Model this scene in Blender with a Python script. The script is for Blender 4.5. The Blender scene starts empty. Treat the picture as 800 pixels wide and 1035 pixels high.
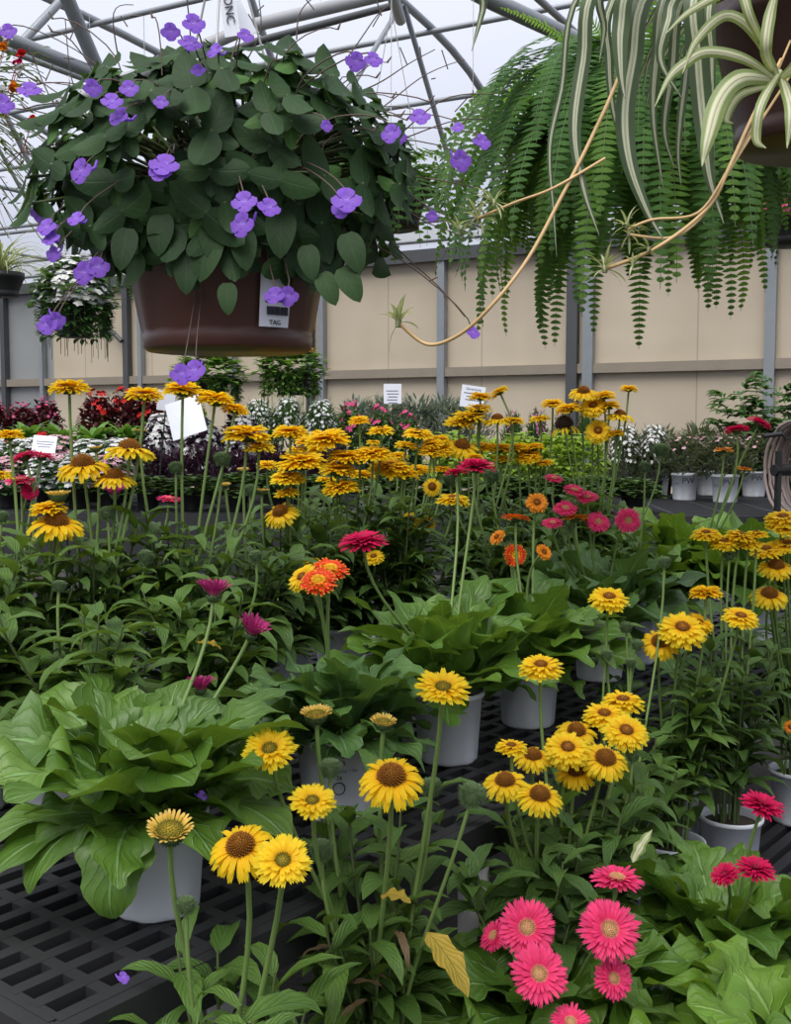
import bpy, math, random
from mathutils import Vector, Matrix, Quaternion
R = math.radians
PI = math.pi
col = bpy.context.scene.collection
rng = random.Random(7)
U = rng.uniform
# ------------------------------------------------------------------ camera model (real metres)
F = 782.0; FP = 1120.0; K = FP/F; PITCH = R(4.5); CP, SP = math.cos(PITCH), math.sin(PITCH); CAMZ = 1.5
def P(px, py, z):
    xc = (px-400)/F*z; yc = (517.5-py)/F*z
    z = z*K
    return Vector((xc, z*CP + yc*SP, CAMZ + yc*CP - z*SP))
def G(px, z, Z):
    yc = (Z-CAMZ+z*K*SP)/CP
    return Vector(((px-400)/F*z, z*K*CP+yc*SP, Z))
# ------------------------------------------------------------------ mesh builder
class MB:
    def __init__(s): s.v=[]; s.f=[]; s.uv=[]; s.m=[]
    def grid(s, rows, uvs, mi=0, closed=False):
        b=len(s.v); n=len(rows[0])
        for r in rows: s.v.extend(r)
        for i in range(len(rows)-1):
            for j in range(n if closed else n-1):
                j2=(j+1)%n
                s.f.append((b+i*n+j, b+i*n+j2, b+(i+1)*n+j2, b+(i+1)*n+j))
                u0=uvs[i][j]; u1=uvs[i][j2] if not(closed and j2==0) else (1.0,uvs[i][j][1])
                u2=uvs[i+1][j2] if not(closed and j2==0) else (1.0,uvs[i+1][j][1]); u3=uvs[i+1][j]
                s.uv.append((u0,u1,u2,u3)); s.m.append(mi)
    def poly(s, pts, mi=0, uv=None):
        b=len(s.v); s.v.extend(pts); s.f.append(tuple(range(b,b+len(pts))))
        s.uv.append(uv or tuple((0.5,0.5) for _ in pts)); s.m.append(mi)
    def box(s, c, sz, M=None, mi=0):
        x,y,z=[a/2 for a in sz]; c=Vector(c)
        p=[Vector((i*x,j*y,k*z)) for i in(-1,1) for j in(-1,1) for k in(-1,1)]
        if M is not None: p=[M@q for q in p]
        b=len(s.v); s.v.extend([q+c for q in p])
        for f in ((0,1,3,2),(4,6,7,5),(0,4,5,1),(2,3,7,6),(0,2,6,4),(1,5,7,3)):
            s.f.append(tuple(b+i for i in f)); s.uv.append(((0,0),(1,0),(1,1),(0,1))); s.m.append(mi)
    def tube(s, pts, r, n=6, r2=None, mi=0, cap=True):
        pts=[Vector(p) for p in pts]; r2 = r if r2 is None else r2
        rows=[];uvs=[]; K=len(pts); ref=None
        for i,p in enumerate(pts):
            t=(pts[min(i+1,K-1)]-pts[max(i-1,0)])
            if t.length<1e-9: t=Vector((0,0,1))
            t.normalize()
            if ref is None: ref = Vector((1,0,0)) if abs(t.x)<.9 else Vector((0,1,0))
            a=(ref-t*ref.dot(t)).normalized(); ref=a; b=t.cross(a)
            rr=r+(r2-r)*i/(K-1)
            rows.append([p+(a*math.cos(2*PI*k/n)+b*math.sin(2*PI*k/n))*rr for k in range(n)])
            uvs.append([(k/n,i/(K-1)) for k in range(n)])
        s.grid(rows,uvs,mi,True)
        if cap:
            s.poly(list(reversed(rows[0])),mi); s.poly(rows[-1],mi)
    def lathe(s, prof, n=32, c=(0,0,0), mi=0, mod=None):
        c=Vector(c); rows=[];uvs=[]
        for i,(r,z) in enumerate(prof):
            row=[]
            for k in range(n):
                a=2*PI*k/n; q=r*(mod(a,i) if mod else 1)
                row.append(c+Vector((q*math.cos(a),q*math.sin(a),z)))
            rows.append(row); uvs.append([(k/n,i/(len(prof)-1)) for k in range(n)])
        s.grid(rows,uvs,mi,True)
    def mesh(s, name, smooth=True):
        me=bpy.data.meshes.new(name); me.from_pydata([tuple(v) for v in s.v],[],s.f)
        ul=me.uv_layers.new(name='UVMap'); flat=[]
        for u in s.uv:
            for a in u: flat.extend(a)
        ul.data.foreach_set('uv',flat)
        me.polygons.foreach_set('material_index',s.m)
        if smooth: me.polygons.foreach_set('use_smooth',[True]*len(s.f))
        me.update(); return me
def link(name, me, mats=None, parent=None, loc=None):
    o=bpy.data.objects.new(name, me); col.objects.link(o)
    if mats:
        for m in (mats if isinstance(mats,(list,tuple)) else [mats]): me.materials.append(m)
    if parent: o.parent=parent
    if loc is not None: o.location=loc
    return o
def obj(name, mb, mats, parent=None, loc=None, smooth=True):
    return link(name, mb.mesh(name,smooth), mats, parent, loc)
def tag(o, label, cat, group=None, kind=None):
    o['label']=label; o['category']=cat
    if group: o['group']=group
    if kind: o['kind']=kind
    return o
def thing(name, loc, label, cat, group=None):
    o=bpy.data.objects.new(name,None); col.objects.link(o); o.location=loc; o.empty_display_size=.05
    return tag(o,label,cat,group)
def struct(name, mb, mats, smooth=False, parent=None):
    o=obj(name,mb,mats,parent,smooth=smooth)
    if parent is None: o['kind']='structure'
    return o
# ------------------------------------------------------------------ materials
def newmat(name):
    m=bpy.data.materials.new(name); m.use_nodes=True; nt=m.node_tree
    return m, nt, nt.nodes['Principled BSDF'], nt.nodes['Material Output']
def N(nt,t,**kw):
    n=nt.nodes.new(t)
    for k,v in kw.items(): setattr(n,k,v)
    return n
def c4(c): return (c[0],c[1],c[2],1)
def mth(nt,op,a,b=None,c=None):
    n=N(nt,'ShaderNodeMath',operation=op)
    for i,x in enumerate((a,b,c)):
        if x is None: continue
        if isinstance(x,(int,float)): n.inputs[i].default_value=x
        else: nt.links.new(x,n.inputs[i])
    return n.outputs[0]
def mixc(nt,f,a,b):
    n=N(nt,'ShaderNodeMix',data_type='RGBA')
    for i,x in ((0,f),(6,a),(7,b)):
        if isinstance(x,(int,float)): n.inputs[i].default_value=x
        elif isinstance(x,tuple): n.inputs[i].default_value=c4(x)
        else: nt.links.new(x,n.inputs[i])
    return n.outputs[2]
def translu(nt,b,out,color,amt):
    if amt<=0: return
    t=N(nt,'ShaderNodeBsdfTranslucent'); mx=N(nt,'ShaderNodeMixShader'); mx.inputs[0].default_value=amt
    if isinstance(color,tuple): t.inputs[0].default_value=c4(color)
    else: nt.links.new(color,t.inputs[0])
    nt.links.new(b.outputs[0],mx.inputs[1]); nt.links.new(t.outputs[0],mx.inputs[2]); nt.links.new(mx.outputs[0],out.inputs[0])
def plain(name,c,rough=.6,metal=0,c2=None,scale=8,bump=0,spec=.5):
    m,nt,b,o=newmat(name); b.inputs['Roughness'].default_value=rough; b.inputs['Metallic'].default_value=metal
    b.inputs['Specular IOR Level'].default_value=spec
    tc=N(nt,'ShaderNodeTexCoord'); nz=N(nt,'ShaderNodeTexNoise'); nz.inputs['Scale'].default_value=scale; nz.inputs['Detail'].default_value=5
    nt.links.new(tc.outputs['Object'],nz.inputs['Vector'])
    c2=c2 or tuple(x*.8 for x in c)
    nt.links.new(mixc(nt,nz.outputs[0],c,c2),b.inputs['Base Color'])
    if bump:
        bp=N(nt,'ShaderNodeBump'); bp.inputs['Strength'].default_value=bump; bp.inputs['Distance'].default_value=.01
        nt.links.new(nz.outputs[0],bp.inputs['Height']); nt.links.new(bp.outputs[0],b.inputs['Normal'])
    return m
def leafmat(name,c1,c2,vein,nv=8,slope=.9,rough=.5,tr=.22,veinamt=.5,edge=None,spec=.35,puck=.5,bump=.7):
    m,nt,b,o=newmat(name); b.inputs['Roughness'].default_value=rough; b.inputs['Specular IOR Level'].default_value=spec
    uv=N(nt,'ShaderNodeUVMap'); sp=N(nt,'ShaderNodeSeparateXYZ'); nt.links.new(uv.outputs[0],sp.inputs[0])
    u,v=sp.outputs[0],sp.outputs[1]
    au=mth(nt,'ABSOLUTE',mth(nt,'SUBTRACT',u,.5))
    mid=N(nt,'ShaderNodeMapRange',interpolation_type='SMOOTHSTEP'); mid.inputs[1].default_value=.012; mid.inputs[2].default_value=.045; mid.inputs[3].default_value=1; mid.inputs[4].default_value=0
    nt.links.new(au,mid.inputs[0])
    ph=mth(nt,'SUBTRACT',mth(nt,'MULTIPLY',v,nv),mth(nt,'MULTIPLY',au,slope*nv*.45))
    fr=mth(nt,'ABSOLUTE',mth(nt,'SUBTRACT',mth(nt,'FRACT',ph),.5))
    sv=N(nt,'ShaderNodeMapRange',interpolation_type='SMOOTHSTEP'); sv.inputs[1].default_value=.41; sv.inputs[2].default_value=.5; sv.inputs[3].default_value=0; sv.inputs[4].default_value=.55
    nt.links.new(fr,sv.inputs[0])
    mask=mth(nt,'MAXIMUM',mid.outputs[0],sv.outputs[0])
    geo=N(nt,'ShaderNodeNewGeometry')
    base=mixc(nt,geo.outputs['Random Per Island'],c1,c2)
    tc=N(nt,'ShaderNodeTexCoord'); nz=N(nt,'ShaderNodeTexNoise'); nz.inputs['Scale'].default_value=25; nt.links.new(tc.outputs['Object'],nz.inputs['Vector'])
    base=mixc(nt,mth(nt,'MULTIPLY',nz.outputs[0],.8),base,tuple(x*.55 for x in c1))
    if edge:
        e=N(nt,'ShaderNodeMapRange',interpolation_type='SMOOTHSTEP'); e.inputs[1].default_value=edge[1]; e.inputs[2].default_value=edge[2]; e.inputs[3].default_value=1; e.inputs[4].default_value=0
        nt.links.new(au,e.inputs[0]); base=mixc(nt,e.outputs[0],base,edge[0])
    cc=mixc(nt,mth(nt,'MULTIPLY',mask,veinamt),base,vein)
    nt.links.new(cc,b.inputs['Base Color'])
    # underside a little paler
    h=mth(nt,'ADD',mth(nt,'MULTIPLY',mask,-1.0),mth(nt,'MULTIPLY',fr,-puck))
    bp=N(nt,'ShaderNodeBump'); bp.inputs['Strength'].default_value=bump; bp.inputs['Distance'].default_value=.0045
    nt.links.new(h,bp.inputs['Height']); nt.links.new(bp.outputs[0],b.inputs['Normal'])
    translu(nt,b,o,mixc(nt,.5,cc,(c2[0]*2.2+.02,c2[1]*2.0,c2[2])),tr)
    return m
def petalmat(name,stops,var=.25,tr=.3,rough=.55,lines=.25):
    m,nt,b,o=newmat(name); b.inputs['Roughness'].default_value=rough; b.inputs['Specular IOR Level'].default_value=.2
    uv=N(nt,'ShaderNodeUVMap'); sp=N(nt,'ShaderNodeSeparateXYZ'); nt.links.new(uv.outputs[0],sp.inputs[0])
    rp=N(nt,'ShaderNodeValToRGB'); rp.color_ramp.elements[0].position=stops[0][0]; rp.color_ramp.elements[0].color=c4(stops[0][1])
    rp.color_ramp.elements[1].position=stops[-1][0]; rp.color_ramp.elements[1].color=c4(stops[-1][1])
    for p,c in stops[1:-1]: e=rp.color_ramp.elements.new(p); e.color=c4(c)
    nt.links.new(sp.outputs[1],rp.inputs[0])
    geo=N(nt,'ShaderNodeNewGeometry')
    k=mth(nt,'MULTIPLY_ADD',geo.outputs['Random Per Island'],-var,1.0)
    st=mth(nt,'MULTIPLY_ADD',mth(nt,'SINE',mth(nt,'MULTIPLY',sp.outputs[0],22.0)),lines*.5,1-lines*.5)
    k=mth(nt,'MULTIPLY',k,st)
    vm=N(nt,'ShaderNodeVectorMath',operation='SCALE'); nt.links.new(rp.outputs[0],vm.inputs[0]); nt.links.new(k,vm.inputs[3])
    nt.links.new(vm.outputs[0],b.inputs['Base Color'])
    translu(nt,b,o,vm.outputs[0],tr)
    return m
M={}
M['cleaf']=leafmat('coneflower_leaf',(.070,.150,.024),(.125,.225,.036),(.14,.26,.09),7,1.6)
M['cleaf2']=leafmat('coneflower_leaf_deep',(.058,.126,.024),(.100,.188,.034),(.12,.22,.08),7,1.6)
M['gleaf']=leafmat('gerbera_leaf',(.078,.172,.020),(.15,.28,.032),(.20,.36,.12),9,1.3,rough=.42,spec=.45,veinamt=.65)
M['gleaf_blue']=leafmat('gerbera_leaf_bluish',(.065,.150,.036),(.115,.225,.048),(.18,.30,.14),9,1.3,rough=.45,veinamt=.65)
M['gleaf_lime']=leafmat('gerbera_leaf_light',(.115,.235,.022),(.20,.34,.035),(.30,.46,.13),9,1.3,rough=.42)
M['vleaf']=leafmat('velvet_leaf',(.020,.056,.016),(.042,.102,.026),(.11,.20,.08),5,1.4,rough=.6,spec=.3,tr=.25,veinamt=.12,puck=.1,bump=.22)
M['vyoung']=leafmat('velvet_young_leaf',(.06,.16,.03),(.10,.23,.045),(.2,.36,.12),5,1.4,rough=.6,tr=.3,veinamt=.2,puck=.1,bump=.25)
M['fern']=leafmat('fern_leaflet',(.055,.155,.032),(.11,.26,.05),(.14,.3,.09),10,1,rough=.5,tr=.35,veinamt=.3)
M['fernlight']=leafmat('fern_leaflet_light',(.12,.27,.04),(.19,.36,.07),(.3,.5,.15),10,1,tr=.45,veinamt=.3)
M['spider']=leafmat('striped_leaf',(.055,.095,.045),(.09,.13,.06),(.5,.52,.36),1,0,rough=.4,tr=.25,veinamt=.0,edge=((.50,.52,.36),.13,.20))
M['spiderpale']=leafmat('pale_striped_leaf',(.22,.30,.10),(.30,.38,.14),(.62,.62,.4),1,0,rough=.4,tr=.3,veinamt=.0,edge=((.62,.62,.42),.16,.3))
M['olive']=leafmat('yellowed_leaf',(.45,.36,.03),(.5,.30,.05),(.3,.28,.05),8,1.4,tr=.35)
M['dead']=leafmat('withered_leaf',(.13,.085,.04),(.2,.14,.07),(.25,.18,.09),6,1,tr=.1)
M['stem']=plain('flower_stem',(.16,.24,.06),.6,c2=(.12,.20,.05),scale=30)
M['stemd']=plain('dark_stem',(.07,.12,.03),.6,c2=(.09,.10,.04),scale=30)
M['stembr']=plain('brown_stem',(.12,.07,.05),.7,c2=(.08,.06,.05),scale=30)
M['wire']=plain('pale_wire',(.5,.5,.5),.4)
M['calyx']=plain('calyx_green',(.05,.10,.03),.7,c2=(.08,.13,.04),scale=60)
M['budgreen']=plain('bud_green',(.09,.15,.06),.7,c2=(.13,.2,.08),scale=60)
M['yellow']=petalmat('yellow_petal',[(0,(.92,.46,.01)),(.4,(1.0,.68,.02)),(1,(1.0,.80,.04))],var=.12,tr=.55,lines=.15)
M['golden']=petalmat('golden_petal',[(0,(.95,.46,.01)),(.4,(1.0,.66,.015)),(1,(1.0,.74,.025))],var=.12,tr=.55,lines=.15)
M['paley']=petalmat('pale_yellow_petal',[(0,(.55,.55,.10)),(.5,(.9,.55,.08)),(1,(.95,.68,.2))])
M['pink']=petalmat('pink_petal',[(0,(.85,.25,.28)),(.25,(.88,.035,.15)),(1,(.95,.07,.24))])
M['crimson']=petalmat('crimson_petal',[(0,(.5,.004,.07)),(1,(.80,.012,.12))],tr=.4)
M['magenta']=petalmat('magenta_petal',[(0,(.8,.25,.35)),(.35,(.62,.03,.22)),(1,(.78,.08,.33))],lines=.6)
M['bicolor']=petalmat('orange_red_petal',[(0,(1,.6,.02)),(.42,(1,.5,.02)),(.52,(.85,.04,.01)),(.85,(.9,.07,.01)),(1,(1,.5,.05))])
M['ydisc']=petalmat('yellow_disc',[(0,(.6,.35,.02)),(1,(1,.6,.03))],var=.4,tr=0,rough=.7,lines=0)
M['gorange']=petalmat('orange_petal',[(0,(.8,.2,.01)),(1,(.95,.36,.02))])
M['violet']=petalmat('violet_petal',[(0,(.8,.68,.95)),(.22,(.36,.17,.78)),(1,(.33,.14,.80))],lines=.1,tr=.35)
M['white']=petalmat('white_petal',[(0,(.7,.75,.5)),(.3,(.85,.85,.85)),(1,(.85,.85,.88))],lines=.05)
M['blush']=petalmat('blush_petal',[(0,(.8,.2,.3)),(.5,(.85,.55,.62)),(1,(.85,.7,.75))],lines=.05)
M['red']=petalmat('red_petal',[(0,(.5,.01,.01)),(1,(.75,.02,.02))],lines=.05)
M['rose']=petalmat('rose_petal',[(0,(.7,.05,.2)),(1,(.85,.15,.35))],lines=.05)
M['mauve']=petalmat('mauve_petal',[(0,(.5,.1,.3)),(1,(.65,.2,.42))],lines=.05)
M['cone']=petalmat('cone_bristle',[(0,(.05,.03,.01)),(.5,(.28,.10,.01)),(1,(.60,.26,.03))],var=.5,tr=0,rough=.7,lines=0)
M['coneg']=petalmat('cone_green_bristle',[(0,(.06,.07,.01)),(.5,(.20,.16,.01)),(1,(.50,.34,.03))],var=.5,tr=0,rough=.7,lines=0)
M['coned']=petalmat('cone_dark_bristle',[(0,(.012,.006,.004)),(1,(.07,.03,.02))],var=.5,tr=0,rough=.7,lines=0)
M['gdisc']=petalmat('gerbera_disc',[(0,(.45,.3,.1)),(1,(.9,.5,.28))],var=.4,tr=0,rough=.7,lines=0)
M['gdiscd']=petalmat('gerbera_dark_disc',[(0,(.12,.02,.02)),(1,(.5,.03,.08))],var=.4,tr=0,rough=.7,lines=0)
M['potw']=plain('white_plastic',(.66,.68,.72),.38,c2=(.60,.62,.66),scale=4)
M['potb']=plain('brown_plastic',(.105,.040,.026),.32,c2=(.07,.028,.02),scale=6)
M['potbd']=plain('dark_brown_plastic',(.05,.022,.016),.35)
M['potk']=plain('black_plastic',(.012,.012,.013),.5)
M['soil']=plain('potting_soil',(.03,.022,.016),.95,c2=(.06,.045,.03),scale=120,bump=.8)
M['bench']=plain('bench_plastic',(.016,.016,.018),.5,c2=(.026,.026,.029),scale=14,bump=.1)
M['legm']=plain('grey_pvc',(.34,.34,.36),.45)
M['steel']=plain('galvanised_steel',(.30,.32,.34),.45,metal=.35,c2=(.22,.24,.26),scale=5)
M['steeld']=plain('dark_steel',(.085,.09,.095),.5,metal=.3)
M['paper']=plain('white_card',(.80,.82,.9),.6,c2=(.76,.78,.86))
M['ink']=plain('ink',(.03,.03,.05),.6)
M['ink2']=plain('faded_ink',(.2,.2,.28),.6)
M['hose']=plain('hose_rubber',(.28,.22,.20),.5)
M['floor']=plain('gravel_floor',(.07,.066,.06),.9,c2=(.035,.034,.032),scale=60,bump=.5)
# ------------------------------------------------------------------ leaves
def prof_lance(t): return max(.03, math.sin(PI*min(1,t**.75))**.8) if t<1 else 0
def prof_ovate(t): return (math.sin(PI*min(1,(t*.97+.03)**.72))**.62) if t<1 else 0
def prof_gerb(t):
    if t<.16: return .07
    s=(t-.16)/.84
    w=(math.sin(PI*min(1,s**.8))**.6) if s<1 else 0
    return max(.06, w*(1+.10*math.sin(s*26)))
def gprof():
    f=U(24,38); ph=U(0,6); am=U(.18,.36); sk=U(.72,1.05)
    def fn(t):
        if t<.14: return .06
        s=(t-.14)/.86
        w=(math.sin(PI*min(1,s**sk))**.65) if s<1 else 0
        return max(.05, w*(1+am*(abs(math.sin(s*f*.5+ph))*2-1.2)))
    return fn
def prof_strap(t): return min(1,.35+t*2.2)*min(1,(1-t)*2.2)**.8 if t<1 else 0
def prof_pinna(t): return (1-t**2.2)*(.8+.2*min(1,t*6)) if t<1 else 0
def leaf(mb, Mx, L, W, el=0.0, droop=1.0, prof=prof_lance, n=7, fold=.25, wave=0, nf=3, mi=0, half=2, twist=0, curl=0):
    rows=[];uvs=[]; x=z=0.0; ds=L/n; ph=U(0,6)
    y=0.0; yaw=0.0
    for i in range(n+1):
        t=i/n; a=el-droop*t*t*.6-droop*t*.4
        w=prof(t)*W*.5
        tw=twist*t; nx,nz=-math.sin(a),math.cos(a)
        row=[];ur=[]
        for j in range(-half,half+1):
            q=j/half; off=abs(q)*w*fold + wave*abs(q)*w*math.sin(ph+t*nf*6.28+ (q>0)*2.0)
            sx=q*w*math.cos(tw); sn=off+q*w*math.sin(tw)
            row.append(Mx@Vector((x+nx*sn, y+sx, z+nz*sn))); ur.append((q*.5+.5,t))
        rows.append(row); uvs.append(ur)
        x+=math.cos(a)*ds*math.cos(yaw); y+=math.cos(a)*ds*math.sin(yaw); z+=math.sin(a)*ds; yaw+=curl/n
    mb.grid(rows,uvs,mi)
def RZ(p,az): return Matrix.Translation(p)@Matrix.Rotation(az,4,'Z')
def frame(p,d,up=Vector((0,0,1))):
    d=d.normalized(); s=up.cross(d)
    if s.length<1e-4: s=Vector((0,1,0))
    s.normalize(); u=d.cross(s)
    m=Matrix((d,s,u)).transposed().to_4x4(); m.translation=p; return m
def bez(a,b,c,d,n):
    out=[]
    for i in range(n+1):
        t=i/n; q=1-t
        out.append(a*q**3+b*3*q*q*t+c*3*q*t*t+d*t**3)
    return out
# ------------------------------------------------------------------ flower head prototypes (unit diameter)
def petals(layers, seed):
    mb=MB(); r=random.Random(seed)
    for (n,r0,z0,L,W,el,droop,half) in layers:
        for k in range(n):
            az=2*PI*(k+r.uniform(-.22,.22))/n+z0*9
            e=el+r.uniform(-.14,.14); Lk=L*r.uniform(.86,1.08); ns=4; dr=droop+r.uniform(-.18,.18); tw=r.uniform(-.35,.35)
            Mx=Matrix.Rotation(az,4,'Z')@Matrix.Translation((r0,0,z0))
            rows=[];uvs=[];x=z=0
            for i in range(ns+1):
                t=i/ns; a=e-dr*t; w=W*.5*(.55+.6*math.sin(PI*min(1,t*.8+.05))); 
                if i==ns: w*=.62
                row=[];ur=[]
                for j in range(-half,half+1):
                    q=j/half; back=(-.12*L if (i==ns and j==0) else 0)
                    sn=abs(q)*w*.3+q*w*math.sin(tw*t)
                    row.append(Mx@Vector((x-math.sin(a)*sn+back, q*w, z+math.cos(a)*sn))); ur.append((q*.5+.5,t))
                rows.append(row);uvs.append(ur); x+=math.cos(a)*Lk/ns; z+=math.sin(a)*Lk/ns
            mb.grid(rows,uvs)
    return mb
def cone(rad,h,n,sl,z0=0,seed=1):
    mb=MB(); r=random.Random(seed)
    prof=[(rad*math.cos(a)*.94,z0+h*math.sin(a)*.94) for a in [0,.3,.6,.9,1.2,1.45,1.56]]
    mb.lathe(prof,16)
    for i in range(n):
        f=(i+.5)/n; zz=1-f; th=i*2.39996; rr=math.sqrt(max(0,1-zz*zz))
        c=Vector((rad*rr*math.cos(th),rad*rr*math.sin(th),z0+h*zz)); nr=Vector((rr*math.cos(th)/rad,rr*math.sin(th)/rad,zz/h)).normalized()
        nr=(nr+Vector((0,0,.5))).normalized()
        a=nr.orthogonal().normalized(); b=nr.cross(a); w=rad*.085; tip=c+nr*sl*r.uniform(.7,1.2)
        base=[c+a*w,c+b*w,c-a*w,c-b*w]
        for k in range(4): mb.poly([base[k],base[(k+1)%4],tip],uv=((.5,.25),(.5,.25),(.5,1)))
    return mb
def calyx(rad,h,n,seed=3,sl=.05):
    mb=MB(); r=random.Random(seed)
    mb.lathe([(.03,-h),(rad*.5,-h*.92),(rad*.85,-h*.55),(rad,-h*.12),(rad*.9,0)],16)
    for i in range(n):
        th=i*2.39996; t=(i+.5)/n; q=rad*(.45+.6*t)*(1 if t<.9 else .97); z=-h*(1-t)*.9
        c=Vector((q*math.cos(th),q*math.sin(th),z)); out=Vector((math.cos(th),math.sin(th),.4-.9*(1-t))).normalized()
        s=Vector((-math.sin(th),math.cos(th),0))*.02
        tip=c+out*sl*r.uniform(.7,1.3)
        s2=s.cross(out).normalized()*.02
        for q in (s,s2): mb.poly([c-q*1.2,c+q*1.2,tip])
    return mb
HP={}
def proto(name, pet, cn, cx): HP[name]=(pet.mesh(name+'_petals'),cn.mesh(name+'_cone') if cn else None,cx.mesh(name+'_calyx'))
def setm(name,pm,cm,xm='calyx'):
    p,c,x=HP[name]; p.materials.append(M[pm])
    if c: c.materials.append(M[cm])
    x.materials.append(M[xm])
proto('flat', petals([(26,.13,.0,.36,.085,.10,.25,1),(24,.11,.03,.33,.08,.32,.35,1),(16,.11,.05,.22,.07,.6,.5,1)],1), cone(.15,.07,110,.035,.03), calyx(.17,.13,60)); setm('flat','yellow','coneg')
proto('full', petals([(30,.14,-.03,.38,.10,-.10,.35,1),(30,.13,.0,.37,.095,.12,.35,1),(28,.11,.035,.34,.09,.38,.5,1),(24,.09,.07,.27,.085,.6,.7,1)],2), cone(.13,.08,90,.04,.04), calyx(.19,.16,70,4)); setm('full','golden','cone')
proto('fully', petals([(30,.14,-.03,.38,.095,-.10,.35,1),(28,.13,.0,.37,.09,.14,.4,1),(24,.11,.04,.31,.085,.42,.6,1)],5), cone(.15,.09,90,.04,.04), calyx(.18,.15,70,4)); setm('fully','yellow','cone')
proto('droop', petals([(24,.17,.0,.38,.09,-.12,.95,1),(20,.15,.03,.33,.085,.1,.95,1)],3), cone(.21,.22,210,.04,.0), calyx(.17,.12,60,5)); setm('droop','golden','cone')
proto('droopy', petals([(24,.17,.0,.36,.09,-.1,.8,1),(20,.15,.03,.33,.085,.1,.8,1)],7), cone(.21,.22,200,.035,.0), calyx(.17,.12,60,5)); setm('droopy','yellow','cone')
proto('seedhead', petals([(12,.17,.0,.36,.06,-.5,.8,1)],6), cone(.26,.3,160,.05,.0), calyx(.17,.1,40,5)); setm('seedhead','golden','coned')
proto('young', petals([(28,.28,-.02,.22,.055,.85,.5,1),(24,.25,.0,.17,.05,1.0,.4,1)],8), cone(.27,.07,120,.03,.0), calyx(.30,.26,130,6,.09)); setm('young','paley','coneg')
proto('bud', petals([(30,.34,.0,.24,.06,1.2,.2,1)],9), cone(.40,.22,160,.12,-.02), calyx(.40,.62,300,7,.24)); setm('bud','budgreen','budgreen','budgreen')
def budfix():
    pass
proto('gpink', petals([(30,.13,.0,.36,.062,.02,.15,1),(28,.12,.025,.34,.06,.16,.2,1),(26,.11,.045,.22,.045,.45,.3,1)],10), cone(.13,.05,140,.05,.02), calyx(.15,.14,50)); setm('gpink','pink','gdisc')
proto('gcrim', petals([(30,.12,.0,.37,.06,.05,.2,1),(30,.11,.03,.35,.06,.25,.3,1),(28,.09,.05,.28,.05,.5,.4,1),(22,.06,.06,.19,.05,.8,.5,1)],11), cone(.09,.05,70,.05,.04), calyx(.15,.15,50)); setm('gcrim','crimson','gdiscd')
proto('gcup', petals([(28,.10,.0,.42,.06,.95,.35,1),(26,.08,.02,.38,.055,1.15,.2,1)],12), cone(.10,.05,60,.05,.02), calyx(.15,.16,50)); setm('gcup','magenta','gdiscd')
proto('gbi', petals([(28,.12,.0,.37,.07,.02,.15,1),(26,.11,.03,.33,.065,.22,.2,1),(22,.09,.05,.2,.05,.5,.3,1)],13), cone(.13,.05,90,.05,.03), calyx(.15,.14,50)); setm('gbi','bicolor','ydisc')
proto('gor', petals([(28,.12,.0,.37,.07,.02,.25,1),(26,.11,.03,.30,.065,.3,.3,1)],14), cone(.14,.07,90,.05,.03), calyx(.16,.15,50)); setm('gor','gorange','cone')
PARTN={'bud':'flower_bud'}
def head(root, W, typ, d, tilt=0, side=0):
    """W world point, d diameter, tilt = degrees towards the viewer side (-Y), side = degrees towards +X"""
    p,c,x=HP[typ]
    ax=Vector((math.sin(R(side)), -math.sin(R(tilt)), max(.05,math.cos(R(tilt))*math.cos(R(side))))).normalized()
    q=Vector((0,0,1)).rotation_difference(ax)@Quaternion((0,0,1),U(0,6.28))
    o=link(PARTN.get(typ,'flower_head'),p,None,root,W-root.location)
    o.rotation_mode='QUATERNION'; o.rotation_quaternion=q; o.scale=(d,d,d)
    if c: link('cone' if typ[0]!='g' else 'disc',c,None,o)
    link('calyx',x,None,o)
    return ax
def stem(root, W, ax, d, base, r=.0035, mat='stem', drop=.12, n=10, leafy=None):
    a=W-root.location-ax*d*drop; b=base-root.location
    L=(a-b).length
    c1=a-ax*L*.35; c2=b+Vector((0,0,1))*L*.35+Vector((U(-.02,.02),U(-.02,.02),0))
    mb=MB(); pts=bez(a,c1,c2,b,n); mb.tube(pts,r,6,r*1.15)
    obj('stem',mb,M[mat],root)
    return pts
# ------------------------------------------------------------------ pots
def pot_proto(rt,rb,h,name,n=40):
    mb=MB(); rim=.006
    mb.lathe([(rb*.3,.004),(rb*.93,.004),(rb*.96,0),(rb,.004),(rb+.001,.012),(rt-.002,h-.014),(rt+.003,h-.013),(rt+.005,h-.010),(rt+.005,h-.001),(rt+.002,h),(rt-.003,h-.002),(rt-.005,h-.02),(rt-.008,h-.03)],n,
             mod=lambda a,i:(.965 if (i in(1,2,3) and abs(math.sin(a*4))>.93) else 1))
    m=mb.mesh(name)
    s=MB(); s.lathe([(rt-.007,h-.024),(rt*.6,h-.018),(.001,h-.015)],24)
    return m,s.mesh(name+'_soil')
POTW=pot_proto(.0830,.0700,.170,'white_pot'); POTW[0].materials.append(M['potw']); POTW[1].materials.append(M['soil'])
POTK=pot_proto(.0830,.0700,.150,'black_pot'); POTK[0].materials.append(M['potk']); POTK[1].materials.append(M['soil'])
def pot(root, P_=POTW, s=1, rz=0):
    o=link('pot',P_[0],None,root); o.scale=(s,s,s); o.rotation_euler.z=rz
    link('soil',P_[1],None,o)
    return o
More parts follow.
